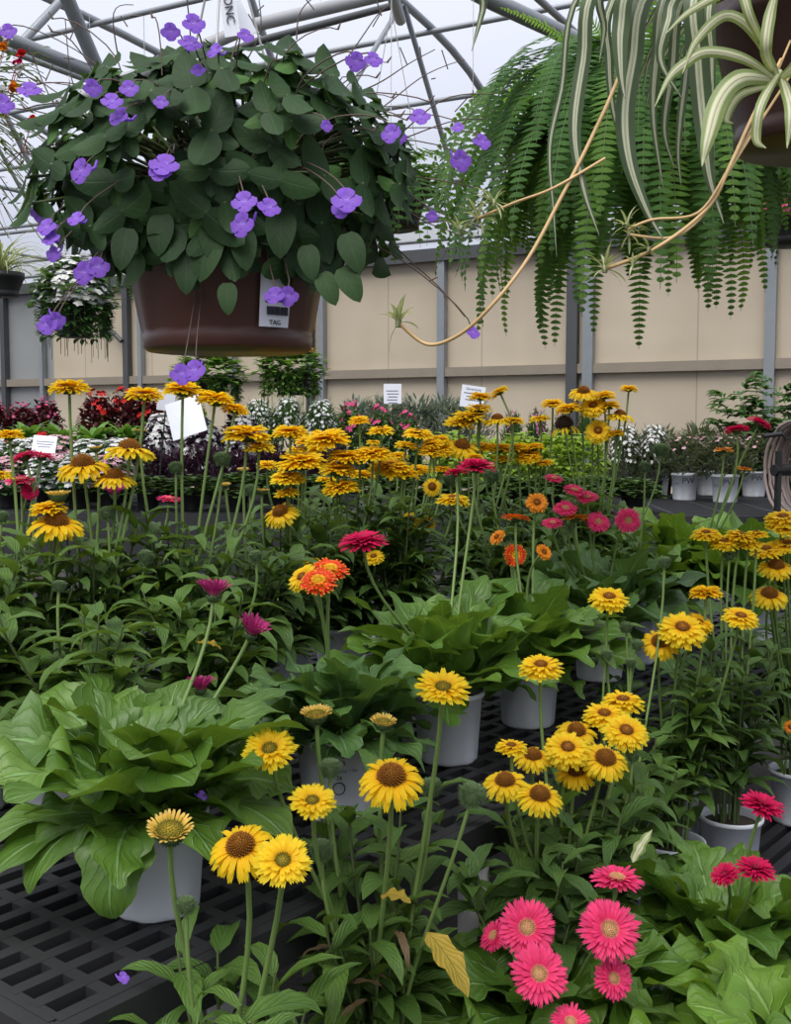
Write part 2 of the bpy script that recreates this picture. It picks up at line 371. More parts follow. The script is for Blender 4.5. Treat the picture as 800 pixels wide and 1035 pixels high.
def text_mesh(txt,size,extrude=.0003):
    cu=bpy.data.curves.new('lettering','FONT'); cu.body=txt; cu.size=size; cu.align_x='CENTER'; cu.align_y='CENTER'; cu.extrude=extrude
    o=bpy.data.objects.new('tmp',cu); col.objects.link(o)
    dg=bpy.context.evaluated_depsgraph_get(); me=bpy.data.meshes.new_from_object(o.evaluated_get(dg))
    bpy.data.objects.remove(o); bpy.data.curves.remove(cu); return me
def text_on_pot(parent,txt,size,z,az,r,mat='ink'):
    me=text_mesh(txt,size)
    for v in me.vertices:
        a=az+v.co.x/r; rr=r+v.co.z; zz=z+v.co.y; v.co=Vector((rr*math.cos(a),rr*math.sin(a),zz))
    me.materials.clear(); me.materials.append(M[mat]); return link('print',me,None,parent)
# ------------------------------------------------------------------ coneflower plants
def coneflower(base, label, heads, fh=.36, nst=9, spread=.11, leafL=.14, z=None, mat='cleaf', ps=1.0, potp=POTW, group='potted yellow coneflowers', lean=.25, potrot=0, stemspread=1.0, name='potted_coneflower',lowleaf=True,dens=1.0):
    root=thing(name,base,label,'flower plant',group)
    pot(root,potp,ps,potrot)
    top=.15*ps
    mb=MB()
    for k in range(nst):
        az=U(0,6.28); r0=U(0,.05); b=Vector((r0*math.cos(az),r0*math.sin(az),top))
        H=fh*U(.65,1.1); out=spread*U(.3,1.2)
        t=b+Vector((math.cos(az)*out,math.sin(az)*out,H))
        pts=bez(b,b+Vector((0,0,H*.4)),t-Vector((0,0,H*.2)),t,6)
        mb.tube(pts,.0035,5,.002,mi=1)
        nl=int((8+H*18)*dens); a0=U(0,6)
        for i in range(nl):
            f=(i+.6)/nl; f=f if lowleaf else .22+.78*f; q=f*6; j=min(5,int(q)); p=pts[j].lerp(pts[j+1],q-j)
            L=leafL*(1.15-.5*f)*U(.75,1.2); 
            leaf(mb,RZ(p,a0+i*2.2+U(-.3,.3)),L,L*U(.27,.36),el=U(.2,.95),droop=U(.9,2.0),prof=prof_lance,n=7,fold=.35,wave=.12,half=1,twist=U(-.4,.4))
    if lowleaf:
        for k in range(int(16*dens)):
            az=U(0,6.28); L=leafL*U(.9,1.35)
            leaf(mb,RZ(Vector((math.cos(az)*.03,math.sin(az)*.03,top)),az),L*1.2,L*.33,el=U(.3,1.1),droop=U(1.2,2.2),n=8,fold=.3,wave=.15,half=1,twist=U(-.4,.4))
    obj('foliage',mb,[M[mat],M['stemd']],root)
    rt=base.z+top
    for h in heads:
        px,py,w,typ=h[:4]; tilt=h[4] if len(h)>4 else U(-6,10); side=h[5] if len(h)>5 else U(-9,9)
        zz=(z if z else None) or None
        zz=h[6] if len(h)>6 else z
        W=P(px,py,zz); d=w/F*zz*(1.12 if group[:4] in('cent','tall') else 1.04)
        ax=head(root,W,typ,d,tilt,side)
        bb=Vector((base.x+(W.x-base.x)*.22+U(-.02,.02),base.y+(W.y-base.y)*.15+U(-.02,.02),rt))
        bb.x=max(base.x-.06,min(base.x+.06,bb.x)); bb.y=max(base.y-.06,min(base.y+.06,bb.y))
        pts=stem(root,W,ax,d,bb,r=.0030 if typ=='bud' else .0036, drop=.55 if typ=='bud' else .12)
        # a few leaves up each flower stem, in one mesh
        lm=MB(); a0=U(0,6)
        for i in range(4):
            f=.50+.13*i+U(-.03,.03); q=min(9.99,f*10); j=int(q); p=pts[j].lerp(pts[j+1],q-j)
            L=leafL*(.5+.2*i)*U(.8,1.1)
            leaf(lm,RZ(p,a0+i*2.3),L,L*.28,el=U(.3,.9),droop=U(.8,1.7),n=6,fold=.35,half=1)
        obj('stem_leaves',lm,M[mat],root)
    return root
def gerbera(base,label,heads,z=None,n=26,L=.25,W=.095,mat='gleaf',ps=1.0,potp=POTW,group='potted gerberas',elr=(.15,1.35),name='potted_gerbera',rise=0,azs=None,potrot=0,blossomlow=False,dr=(.9,1.9)):
    root=thing(name,base,label,'flower plant',group)
    pt=pot(root,potp,ps,potrot); root['_']=0; del root['_']
    top=.155*ps
    mb=MB(); 
    for k in range(n):
        f=(k+.5)/n; az=k*2.39996+U(-.3,.3); el=elr[1]+(elr[0]-elr[1])*f+U(-.15,.15)
        LL=L*U(.8,1.12)*(.82+.3*math.sin(PI*f))
        leaf(mb,RZ(Vector((.02*math.cos(az),.02*math.sin(az),top)),az),LL,W*U(.85,1.2)*LL/L,el=el,droop=U(*dr),prof=gprof(),n=24,fold=.22,wave=U(.2,.45),nf=U(2.2,3.6),half=3,twist=U(-.6,.6),curl=U(-.6,.6))
    if azs:
        for (az,el,LL,WW,d) in azs:
            leaf(mb,RZ(Vector((.02*math.cos(az),.02*math.sin(az),top)),az),LL,WW,el=el,droop=d,prof=prof_gerb,n=20,fold=.12,wave=.14,nf=2.6,half=3)
    obj('foliage',mb,M[mat],root)
    for h in heads:
        px,py,w,typ=h[:4]; tilt=h[4] if len(h)>4 else U(0,15); side=h[5] if len(h)>5 else U(-10,10); zz=h[6] if len(h)>6 else z
        Wd=P(px,py,zz); d=w/F*zz
        ax=head(root,Wd,typ,d,tilt,side)
        b=base+Vector((max(-.03,min(.03,(Wd.x-base.x)*.2)),max(-.03,min(.03,(Wd.y-base.y)*.2)),top))
        if typ in('gcup',): dp=.14
        else: dp=.13
        stem(root,Wd,ax,d,b,r=.0034,drop=dp)
    return root
BZ=.70; LZ=.25
exec_list=[]
# --- gerberas along the bench edge
gA=gerbera(G(159,1.29,BZ),'large broad-leaved gerbera spilling over its white pot at the near bench corner',
   [(216,602,46,'gcup',-8,4,1.42),(254,640,46,'gcup',10,25,1.40),(203,697,38,'gcup',-5,0,1.40)],n=38,L=.27,W=.11,elr=(.35,1.4),
   azs=[(-1.72,.45,.255,.120,2.7),(-2.9,.25,.31,.12,1.2),(-.45,.55,.27,.12,1.6),(-2.35,.4,.25,.11,1.9),(2.9,.5,.3,.1,1.2),(-2.6,.2,.33,.10,1.5)],dr=(.6,1.4))
gB=gerbera(G(341,1.60,BZ),'gerbera with orange-red bicoloured blooms in a white pot, second from the near bench corner',
   [(334,576,42,'gbi',20,6,1.55),(322,588,42,'gbi',35,0,1.50),(306,584,34,'fully',30,-30,1.53)],n=50,L=.235,W=.08,elr=(.2,1.4),mat='gleaf_blue',dr=(.7,1.5))
gC=gerbera(G(453,1.86,BZ),'gerbera with two large crimson blooms, third white pot from the bench corner',
   [(367,549,54,'gcrim',10,-5,1.72),(482,472,42,'gcrim',8,4,1.9),(461,478,26,'gcrim',0,-6,2.0)],n=52,L=.31,W=.085,elr=(.22,1.5),dr=(.3,1.5))
gD=gerbera(G(534,2.08,BZ),'gerbera with small orange blooms, fourth white pot from the bench corner',
   [(522,524,32,'gbi',-5,3,2.1),(521,561,26,'gbi',80,10,2.1),(503,543,20,'gor',30,-40,2.1),(543,508,25,'gor',60,0,2.15),(550,558,20,'gor',50,30,2.0)],n=46,L=.29,W=.095,elr=(.2,1.45),dr=(.5,1.5))
gE=gerbera(G(606,2.45,BZ),'leafy gerbera with a cluster of bright pink blooms, fifth white pot from bench corner',
   [(560,484,22,'gpink',15),(581,496,27,'gpink',20),(594,503,26,'gpink',20),(572,514,27,'gpink',30),(559,529,24,'gpink',20),(582,524,30,'gor',-10,0),(605,528,28,'gpink',45),(635,526,29,'gpink',75,5)],z=2.35,n=52,L=.33,W=.11,elr=(.1,1.45),dr=(.4,1.6),mat='gleaf_blue')
gF=gerbera(G(700,3.0,BZ),'light green gerbera with orange and crimson blooms far along the bench, beside the printed pots',
   [(745,435,28,'gcrim',-8,-6),(768,428,28,'gcrim',5,25),(732,455,22,'gor',0,0),(753,474,17,'gor',0,8)],z=2.85,n=46,L=.38,W=.13,elr=(.2,1.45),dr=(.3,1.5),mat='gleaf_lime')
gG=gerbera(G(640,2.95,BZ),'dark-leaved gerbera without open blooms between the pink-flowered one and the light green one',[],n=42,L=.36,W=.12,elr=(.2,1.45),dr=(.3,1.5))
gG2=gerbera(G(765,2.9,BZ),'gerbera without blooms far along the bench, right of the light green one',[],n=42,L=.36,W=.12,elr=(.2,1.45),dr=(.3,1.5))
gH=gerbera(G(20,2.15,BZ),'gerbera with rose-red blooms at the far left of the bench',
   [(25,462,32,'gpink',-6,-20),(42,461,32,'gpink',-6,12),(21,486,34,'gpink',8,0),(30,497,20,'gcrim',60,30)],z=2.1,n=20,L=.22,W=.08)
gI=gerbera(G(140,2.45,BZ),'gerbera with two magenta blooms between the tall coneflowers at left',
   [(171,505,28,'gpink',2,5),(116,500,30,'gcup',10,0)],z=2.4,n=18,L=.22,W=.08)
# --- low front stage gerberas
gM=gerbera(G(560,1.36,LZ),'gerbera with a bunch of wide bright pink single blooms in the right foreground',
   [(533,938,64,'gpink',52,-4,1.22),(545,985,64,'gpink',48,2,1.17),(616,940,68,'gpink',50,3,1.2),(624,889,58,'gpink',2,4,1.26),(620,989,46,'gpink',55,18,1.2),(500,946,38,'gpink',20,-45,1.28),(577,1034,46,'gpink',25,0,1.16)],n=34,L=.30,W=.12,elr=(.0,1.25),ps=1.25,mat='gleaf')
gN=gerbera(G(730,1.55,LZ),'gerbera with deep crimson blooms and a streaked pale leaf at lower right',
   [(771,815,48,'gcrim',12,12,1.45),(764,879,44,'gcrim',12,4,1.38),(733,884,32,'gcrim',20,-25,1.42)],n=38,L=.29,W=.115,elr=(.15,1.4),ps=1.25)
gO=gerbera(G(815,1.22,LZ),'light yellow-green gerbera without blooms cut by the bottom right corner',[],n=26,L=.29,W=.13,elr=(.2,1.3),ps=1.25,mat='gleaf_lime')
gQ=gerbera(G(425,1.05,LZ),'broad-leaved gerbera low at the bottom edge left of the pink blooms',[],n=22,L=.22,W=.12,elr=(.0,.9),ps=1.1,mat='gleaf')
gS=gerbera(G(668,1.22,LZ),'broad-leaved gerbera without blooms below the crimson one at the bottom edge',[],n=26,L=.27,W=.11,elr=(.1,1.3),ps=1.2,mat='gleaf')
# --- tall coneflowers, left of the bench
coneflower(G(25,1.75,BZ),'tall coneflower at the far left with two stacked golden blooms on long stems',
   [(49,514,34,'full',2,-3),(57,530,50,'droop',15,8),(59,500,26,'young',0),(9,440,28,'full'),(-3,480,30,'fully')],z=1.72,fh=0.40,nst=12,group='tall coneflowers at left')
coneflower(G(95,1.85,BZ),'tall coneflower with domed golden cones and drooping petals, second from the left edge',
   [(70,392,38,'full',0,0),(84,472,50,'droop',10,-3),(146,399,36,'full',0,3),(131,456,48,'droopy',-2,3),(116,484,40,'droopy',6,0),(97,453,14,'young',0),(108,516,14,'bud'),(148,560,14,'bud')],z=1.8,fh=0.41,nst=14,group='tall coneflowers at left')
coneflower(G(185,1.95,BZ),'tallest coneflower with flat-topped blooms reaching up to the hanging brown basket',
   [(185,394,38,'full',-4,2),(218,404,38,'full',-4,8),(238,414,26,'full',-8,10),(225,461,15,'bud'),(250,439,46,'full',-2,2),(262,452,30,'fully'),(142,436,15,'young'),(178,470,12,'bud')],z=1.9,fh=0.40,nst=14,group='tall coneflowers at left')
coneflower(G(70,1.50,BZ),'short bushy coneflower without open blooms behind the big-leaved gerbera',[(60,590,12,'bud')],z=1.5,fh=0.28,nst=10,group='tall coneflowers at left')
coneflower(G(215,1.72,BZ),'bushy coneflower with a yellowed leaf behind the nearest white pot',[(258,560,12,'bud')],z=1.68,fh=0.28,nst=10,group='tall coneflowers at left')
coneflower(G(-30,1.62,BZ),'coneflower foliage cut by the left edge of the picture',[(2,520,12,'bud')],z=1.6,fh=0.38,nst=10,group='tall coneflowers at left')
# --- central mass
coneflower(G(285,2.25,BZ),'coneflower at the left end of the dense central row, blooms at many heights',
   [(294,437,34,'full'),(305,467,46,'full',5),(291,483,34,'fully'),(290,498,24,'fully'),(284,519,34,'droopy',30,-15),(265,496,15,'young'),(314,568,20,'fully'),(254,493,12,'bud')],z=2.15,fh=0.41,nst=14,mat='cleaf2',group='central coneflowers')
coneflower(G(345,2.45,BZ),'coneflower second from the left in the dense central row, overlapping golden blooms',
   [(331,444,44,'full',6),(350,462,36,'full'),(342,475,36,'full'),(363,425,20,'full'),(385,435,25,'fully'),(377,459,36,'full',8),(344,493,36,'full',5),(378,563,20,'fully',30)],z=2.35,fh=0.39,nst=14,mat='cleaf2',group='central coneflowers')
coneflower(G(405,2.45,BZ),'coneflower in the middle of the dense row, left of the crimson blooms',
   [(395,473,42,'full',10),(410,479,27,'full'),(411,450,22,'fully'),(423,438,28,'fully'),(437,449,22,'full'),(437,457,26,'full'),(437,492,18,'droopy',70,0),(458,505,32,'fully',5),(412,527,20,'droopy',60,-30),(432,529,18,'droopy',60,20)],z=2.4,fh=0.39,nst=14,mat='cleaf2',group='central coneflowers')
coneflower(G(395,2.85,BZ),'coneflower behind the middle of the dense row with smaller deep yellow blooms',
   [(367,480,24,'full'),(378,447,14,'fully'),(442,445,26,'full'),(445,455,28,'full'),(423,475,22,'full'),(447,475,20,'full'),(402,461,20,'full'),(320,454,20,'full')],z=2.75,fh=0.39,nst=13,mat='cleaf2',group='central coneflowers')
coneflower(G(478,2.9,BZ),'coneflower in front of the tilted white sign, yellow blooms stepping up to the right',
   [(465,427,30,'fully'),(475,421,34,'fully'),(484,413,26,'fully'),(486,401,22,'full'),(505,396,18,'full',-10,-30),(467,452,34,'droopy',25),(503,425,27,'droopy',0),(520,425,20,'fully')],z=2.8,fh=0.39,nst=13,mat='cleaf2',group='central coneflowers')
coneflower(G(535,3.0,BZ),'coneflower with low flat yellow blooms over the lime green bedding',
   [(505,453,25,'full'),(522,453,24,'full'),(534,461,26,'full',20),(509,464,20,'full'),(551,468,18,'full'),(546,423,20,'fully'),(559,408,22,'full'),(430,475,18,'full'),(487,452,22,'full'),(540,452,20,'full')],z=2.85,fh=0.37,nst=13,mat='cleaf2',group='central coneflowers')
coneflower(G(600,2.9,BZ),'coneflower at the right end of the row with one blackened drooping seed head',
   [(575,413,26,'full'),(571,431,30,'seedhead',5),(590,397,27,'droopy',20),(611,400,22,'full'),(600,411,26,'fully',40),(616,410,22,'full'),(636,393,17,'full',-5),(627,421,27,'droopy'),(605,436,25,'fully',60),(622,438,18,'full'),(668,452,13,'bud')],z=2.8,fh=0.41,nst=14,mat='cleaf2',group='central coneflowers')
coneflower(G(310,2.9,BZ),'green coneflower foliage with few blooms behind the left of the dense row',
   [(270,470,20,'full'),(310,446,22,'full'),(330,485,20,'fully'),(300,455,20,'fully')],z=2.7,fh=0.37,nst=12,mat='cleaf2',group='central coneflowers')
coneflower(G(520,2.55,BZ),'short bushy coneflower behind the crimson gerbera with a few side blooms',
   [(480,462,18,'full'),(497,478,14,'bud'),(455,482,12,'bud')],z=2.5,fh=0.33,nst=13,mat='cleaf2',group='central coneflowers')
coneflower(G(250,2.05,BZ),'bushy coneflower foliage left of the orange-red gerbera blooms',[(246,475,13,'young'),(228,490,12,'young')],z=2.05,fh=0.35,nst=12,mat='cleaf2',group='central coneflowers')
coneflower(G(640,2.62,BZ),'short bushy coneflower behind the pink gerbera cluster, far along the bench',[(652,470,10,'bud')],z=2.6,fh=0.27,nst=9,mat='cleaf2',group='central coneflowers')
# --- right hand low stage
coneflower(G(678,2.03,LZ),'coneflower with two overlapping large golden blooms, nearest of the right-hand white pots',
   [(690,636,48,'fully',28,0,1.9),(667,650,38,'droop',35,-5,1.92),(707,630,30,'full',20,20,1.95),(749,624,36,'fully',20,3,1.9),(714,599,34,'full',-3,0,1.95)],z=1.9,fh=.50,nst=13,leafL=.14,lowleaf=False,group='coneflowers on the low stage')
coneflower(G(738,2.16,LZ),'coneflower with a row of four yellow blooms in the clearly visible white pot at right',
   [(714,540,30,'fully',10),(732,548,30,'fully',15),(749,542,32,'fully',5),(765,540,24,'fully',0),(757,549,26,'fully',15),(738,560,10,'bud')],z=2.1,fh=.52,nst=12,leafL=.13,lowleaf=False,group='coneflowers on the low stage',mat='cleaf2')
coneflower(G(805,2.45,LZ),'coneflower with orange domed cones at the right edge in a white pot',
   [(792,524,36,'fully',10),(792,533,34,'fully',15),(775,556,32,'fully',15),(797,551,32,'fully',15),(785,573,36,'droopy',25),(778,602,38,'droopy',25),(799,735,14,'gor',70)],z=2.2,fh=.55,nst=12,leafL=.13,lowleaf=False,group='coneflowers on the low stage')
coneflower(G(628,1.85,LZ),'slender coneflower with one yellow bloom and green buds below the pink gerberas',
   [(616,605,40,'fully',20,2),(633,632,12,'bud'),(645,650,12,'bud'),(614,660,12,'bud'),(638,668,10,'bud'),(672,566,12,'bud')],z=1.9,fh=.38,nst=8,leafL=.13,group='coneflowers on the low stage')
coneflower(G(568,1.56,LZ),'coneflower with a tight cluster of yellow blooms on brown domed cones, centre right',
   [(511,791,46,'droopy',20,-3,1.42),(546,805,48,'droopy',22,2,1.38),(517,755,32,'fully',3,0,1.46),(539,765,40,'droopy',20,0,1.52),(583,740,42,'droopy',25,3,1.6),(574,757,46,'fully',28,2,1.5),(582,780,42,'droop',25,0,1.52),(612,768,48,'droopy',30,3,1.5),(611,723,42,'fully',15,0,1.62),(633,740,46,'fully',30,3,1.56),(630,709,42,'fully',5,0,1.66),(547,674,44,'fully',14,0,1.6),(640,762,12,'bud',0,0,1.55)],z=1.5,fh=.36,nst=13,leafL=.15,mat='cleaf2',group='coneflowers on the low stage')
kK=coneflower(G(385,1.32,LZ),'leggy coneflower with withered lower leaves in front of the bench, centre foreground',
   [(273,759,58,'flat',28,-2,1.2),(320,722,36,'young',8,0,1.28),(388,730,31,'young',8,5,1.28),(448,697,60,'flat',22,2,1.18),(396,787,66,'droop',26,0,1.1),(316,811,50,'flat',24,2,1.15),(334,773,21,'bud',0,0,1.25),(436,792,20,'bud',0,0,1.25),(479,799,26,'bud',0,15,1.2),(325,855,22,'bud',0,0,1.2)],z=1.2,fh=.46,nst=10,leafL=.15,ps=1.1,spread=.13,group='coneflowers in the foreground',dens=.75)
kL=coneflower(G(225,1.10,LZ),'coneflower with three big golden blooms and one pale one beside the nearest white pot',
   [(244,857,66,'droop',28,-6,.98),(286,871,60,'flat',40,4,.95),(172,839,52,'young',20,6,1.0),(188,912,19,'bud',0,0,1.02)],z=1.0,fh=.33,nst=8,leafL=.16,ps=1.1,spread=.13,group='coneflowers in the foreground',dens=.8)
coneflower(G(528,1.42,LZ),'leafy coneflower without blooms in front of the bench leg',[],z=1.5,fh=.30,nst=8,leafL=.14,group='coneflowers in the foreground',mat='cleaf2')
# special leaves
def oneleaf(root,W,az,L,Wd,mat,name,label,el=.3,droop=1.2,prof=prof_lance):
    mb=MB(); leaf(mb,RZ(W-root.location,az),L,Wd,el=el,droop=droop,prof=prof,n=10,fold=.2,wave=.25,half=2)
    o=obj(name,mb,M[mat],root); o['label']=label; return o
oneleaf(kK,P(432,942,1.12),-.9,.11,.045,'olive','yellowed_leaf','yellowed leaf',-.4,.6)
oneleaf(kK,P(385,905,1.15),-.4,.05,.035,'olive','yellowed_leaf','yellowed leaf',.2,.8)
for (x,y,a) in ((378,960,1.2),(392,990,2.5),(350,995,.2),(372,1010,4),(400,940,5),(345,960,3)):
    oneleaf(kK,P(x,y,1.22),a,.09,.014,'dead','withered_leaf','withered brown leaf',.2,2)
oneleaf(gN,P(640,872,1.45),.6,.075,.028,'spiderpale','streaked_leaf','pale streaked young leaf',.9,.3)
r_=[o for o in col.objects if o.get('label','').startswith('bushy coneflower with a yellowed')][0]
oneleaf(r_,P(200,650,1.55),0.2,.05,.042,'olive','yellowed_leaf','yellowed round leaf',0,.9,prof_ovate)
r2_=[o for o in col.objects if o.get('label','').startswith('tall coneflower with domed')][0]
oneleaf(r2_,P(92,662,1.6),-1.4,.10,.05,'olive','yellowed_leaf','yellowed leaf',-.8,.4,prof_ovate)
# pot prints on the second bench pot
pb=[c for c in gB.children if c.name.startswith('pot')][0]
pe=gB.location; azc=math.atan2(-pe.y,-pe.x)
text_on_pot(pb,'3-5',.012,.128,azc+.12,.0812); text_on_pot(pb,'Perennial 1 Gal',.009,.112,azc+.18,.0802,'ink2'); text_on_pot(pb,'24',.012,.098,azc+.05,.0792)
mb=MB(); 
pts=[]
for k in range(25):
    a=2*PI*k/24; th=azc+.05+math.cos(a)*.012/.079; pts.append(Vector((.0785*math.cos(th),.0785*math.sin(th),.077+.012*math.sin(a))))
mb.tube(pts,.0012,5); obj('print',mb,M['ink'],pb)
# ------------------------------------------------------------------ benches
def bench(name,label,C0,ang,Lu,Lv,Z,legs,slot=(.09,.05),bar=(.016,.015),apron=.10,th=.03,group='slatted growing benches'):
    root=thing(name,(C0[0],C0[1],0),label,'bench',group); root.rotation_euler.z=ang
    mb=MB(); nv=int(Lv/slot[1]); nu=int(Lu/slot[0])
    for i in range(nv+1):
        y=i*Lv/nv; mb.box((Lu/2,y,Z-th/2),(Lu,bar[1],th))
    for i in range(nu+1):
        x=i*Lu/nu; mb.box((x,Lv/2,Z-th/2-.0005),(bar[0],Lv,th))
    obj('slatted_top',mb,M['bench'],root,smooth=False)
    mb=MB()
    for (c,s) in (((Lu/2,-.02,Z-apron/2-.001),(Lu+.06,.03,apron)),((Lu/2,Lv+.02,Z-apron/2-.001),(Lu+.06,.03,apron)),((-.02,Lv/2,Z-apron/2-.002),(.03,Lv+.03,apron)),((Lu+.02,Lv/2,Z-apron/2-.002),(.03,Lv+.03,apron))):
        mb.box(c,s)
    obj('side_rail',mb,M['bench'],root,smooth=False)
    for (u,v) in legs:
        l=MB(); l.lathe([(.001,0),(.032,0),(.032,Z-apron+.03),(.001,Z-apron+.03)],20,(u,v,0)); obj('leg',l,M['legm'],root)
    return root
bench('growing_bench','long black slatted plastic bench in front, carrying the white pots, on grey tube legs',(-.46,1.44),R(51),4.2,2.1,BZ,[(.34,.035),(.985,.0),(2.1,.035),(3.1,.035),(4.1,.035),(.05,2.0),(1.6,2.0),(2.6,2.0),(4.1,2.0)],slot=(.088,.054),bar=(.022,.024),apron=.075)
wd=R(-29)
def rot2(x,y): return (x*math.cos(wd)-y*math.sin(wd), x*math.sin(wd)+y*math.cos(wd))
bench('display_bench','black slatted bench below the printed white pots, nearer of the two rear benches',(-4.5,6.45),R(-3),8.5,1.95,1.0,[(.1,.1),(2.6,.1),(5.2,.1),(8.4,.1),(.1,1.8),(8.4,1.8)],slot=(.3,.06),bar=(.03,.02),apron=.34)
bench('display_bench','black slatted bench nearest the beige wall under the begonias and silvery plants',(-6.2,9.4),R(-6),11,1.2,1.15,[(.1,.1),(3.5,.1),(7,.1),(10.9,.1),(.1,1.1),(10.9,1.1)],slot=(.3,.08),bar=(.03,.02),apron=.12)
# low stage: black mats on pallets in front of the bench
root=thing('low_stage',(-.46,1.44,0),'low black slatted stage in front of the bench holding the foreground pots','bench'); root.rotation_euler.z=R(51)
mb=MB()
for i in range(28): mb.box((2.0,-1.45+i*.055,LZ-.015),(4.8,.032,.03))
for i in range(12): mb.box((-.35+i*.42,-.70,LZ-.045),(.03,1.56,.032))
obj('slatted_top',mb,M['bench'],root,smooth=False)
for (u,v) in ((-.3,-1.4),(2,-1.4),(4.2,-1.4),(-.3,-.05),(2.,-.05),(4.2,-.05)):
    l=MB(); l.box((u,v,(LZ-.06)/2),(.1,.1,LZ-.06)); obj('leg',l,M['bench'],root,smooth=False)
# ------------------------------------------------------------------ background plants
def unit_bush(kind,seed,n):
    mb=MB(); r=random.Random(seed)
    for i in range(n):
        a=r.uniform(0,6.28); zz=r.uniform(0,1)**.8; rr=math.sqrt(max(0,1-(zz*.95)**2))*.5*r.uniform(.55,1.05)
        p=Vector((rr*math.cos(a),rr*math.sin(a),.05+.92*zz*r.uniform(.75,1.0)))
        if kind=='round': leaf(mb,RZ(p,a+r.uniform(-.8,.8)),.17,.12,el=r.uniform(-.3,.9),droop=.8,prof=prof_ovate,n=4,half=1,fold=.2)
        elif kind=='narrow': leaf(mb,RZ(p,a+r.uniform(-.8,.8)),.20,.05,el=r.uniform(0,1.3),droop=.5,prof=prof_lance,n=3,half=1,fold=.3)
        elif kind=='palm':
            b=RZ(p,a+r.uniform(-.5,.5))
            for k in (-1.1,-.55,0,.55,1.1): leaf(mb,b@Matrix.Rotation(k,4,'Z'),.24,.075,el=r.uniform(.1,.4),droop=.9,prof=prof_lance,n=4,half=1)
    if kind=='hosta':
        for i in range(n):
            a=r.uniform(0,6.28); leaf(mb,RZ(Vector((0,0,.1)),a),r.uniform(.6,1.0),.2,el=r.uniform(.5,1.4),droop=1.6,prof=prof_lance,n=7,half=1)
    return mb.mesh('foliage_'+kind)
BUSH={'round':unit_bush('round',1,420),'narrow':unit_bush('narrow',2,620),'palm':unit_bush('palm',3,70),'hosta':unit_bush('hosta',4,46)}
def unit_bloom(seed,n,s,zlo=.35,trail=False):
    mb=MB(); r=random.Random(seed)
    for i in range(n):
        a=r.uniform(0,6.28); zz=r.uniform(zlo,1); rr=math.sqrt(max(0,1-(zz*.95)**2))*.52*r.uniform(.7,1.03)
        p=Vector((rr*math.cos(a),rr*math.sin(a),.07+.95*zz)); d=Vector((rr*math.cos(a)*1.5,rr*math.sin(a)*1.5,.4+zz*.4)).normalized()
        f=frame(p,d)@Matrix.Rotation(-PI/2,4,'Y')@Matrix.Rotation(r.uniform(0,6),4,'Z')
        for k in range(5): leaf(mb,f@Matrix.Rotation(k*1.2566,4,'Z'),s*.5,s*.45,el=.2,droop=.3,prof=prof_ovate,n=2,half=1,fold=0)
    return mb.mesh('blossom_cluster')
BLOOM={'many':unit_bloom(1,230,.10),'dense':unit_bloom(5,330,.135,.15),'few':unit_bloom(2,34,.10,.6),'big':unit_bloom(3,26,.16,.6)}
for k in BUSH: BUSH[k].materials.append(None)
for k in BLOOM: BLOOM[k].materials.append(None)
M['lgreen']=leafmat('pale_bg_leaf',(.10,.24,.035),(.17,.34,.06),(.25,.4,.12),5,1)
M['lime']=leafmat('lime_leaf',(.26,.42,.05),(.36,.52,.08),(.4,.55,.2),5,1,tr=.3)
M['mgreen']=leafmat('mid_leaf',(.05,.13,.035),(.09,.2,.05),(.15,.3,.1),5,1)
M['greyg']=leafmat('greygreen_leaf',(.09,.13,.07),(.15,.19,.11),(.2,.25,.15),5,1)
M['silver']=leafmat('silver_leaf',(.17,.23,.19),(.26,.32,.28),(.3,.36,.32),5,1,rough=.8)
M['maroon']=leafmat('maroon_leaf',(.06,.012,.018),(.12,.02,.03),(.15,.05,.05),5,1)
M['purple']=leafmat('purple_leaf',(.035,.016,.04),(.07,.03,.07),(.12,.07,.1),5,1)
def setobjmat(o,m):
    o.material_slots[0].link='OBJECT'; o.material_slots[0].material=m
def bg(name,kind,lm,bloom,bm,px,ytop,wpx,z,Zb,label,group,cat='flower plant',potp=POTK,ps=.8,poth=.12):
    base=G(px,z,Zb); top=P(px,ytop,z); H=max(.12,top.z-Zb-poth*.7); w=wpx/F*z
    root=thing(name,base,label,cat,group); pot(root,potp,ps)
    o=link('foliage',BUSH[kind],None,root,(0,0,poth*.7)); o.scale=(w,w,H); o.rotation_euler.z=U(0,6); setobjmat(o,M[lm])
    if bloom:
        b=link('blossoms',BLOOM[bloom],None,root,(0,0,poth*.7)); b.scale=(w,w,H*1.03); b.rotation_euler.z=U(0,6); setobjmat(b,M[bm]); 
    return root
ORD=['leftmost','second from left','third from left','fourth from left','fifth from left','sixth from left','seventh from left','eighth from left','ninth from left']
def row(name,kind,lm,bloom,bm,xs,ytop,wpx,z,Zb,desc,group,**kw):
    out=[]
    for i,x in enumerate(xs):
        yt=ytop[i] if isinstance(ytop,(list,tuple)) else ytop+U(-3,3)
        mat=bm[i%len(bm)] if isinstance(bm,list) else bm
        zz=z[i] if isinstance(z,(list,tuple)) else z+(400-x)*.0003
        out.append(bg(name,kind,lm,bloom,mat,x,yt,wpx,zz,Zb,desc+', '+ORD[i]+' of its row',group,**kw))
    return out
row('potted_impatiens','round','mgreen','dense',['white','white','blush'],[-5,28,60,92,122],444,60,4.95,1.0,'bushy plant covered in small white and blush flowers','impatiens on the rear bench')
row('potted_impatiens','round','mgreen','dense','red',[8,44],440,26,5.1,1.0,'small red-flowered plant behind the white impatiens','red impatiens behind')
row('potted_impatiens','round','mgreen','dense',['blush','white','white'],[10,45,80,112],462,56,4.55,1.0,'low front plant packed with small pale flowers','impatiens at the bench front')
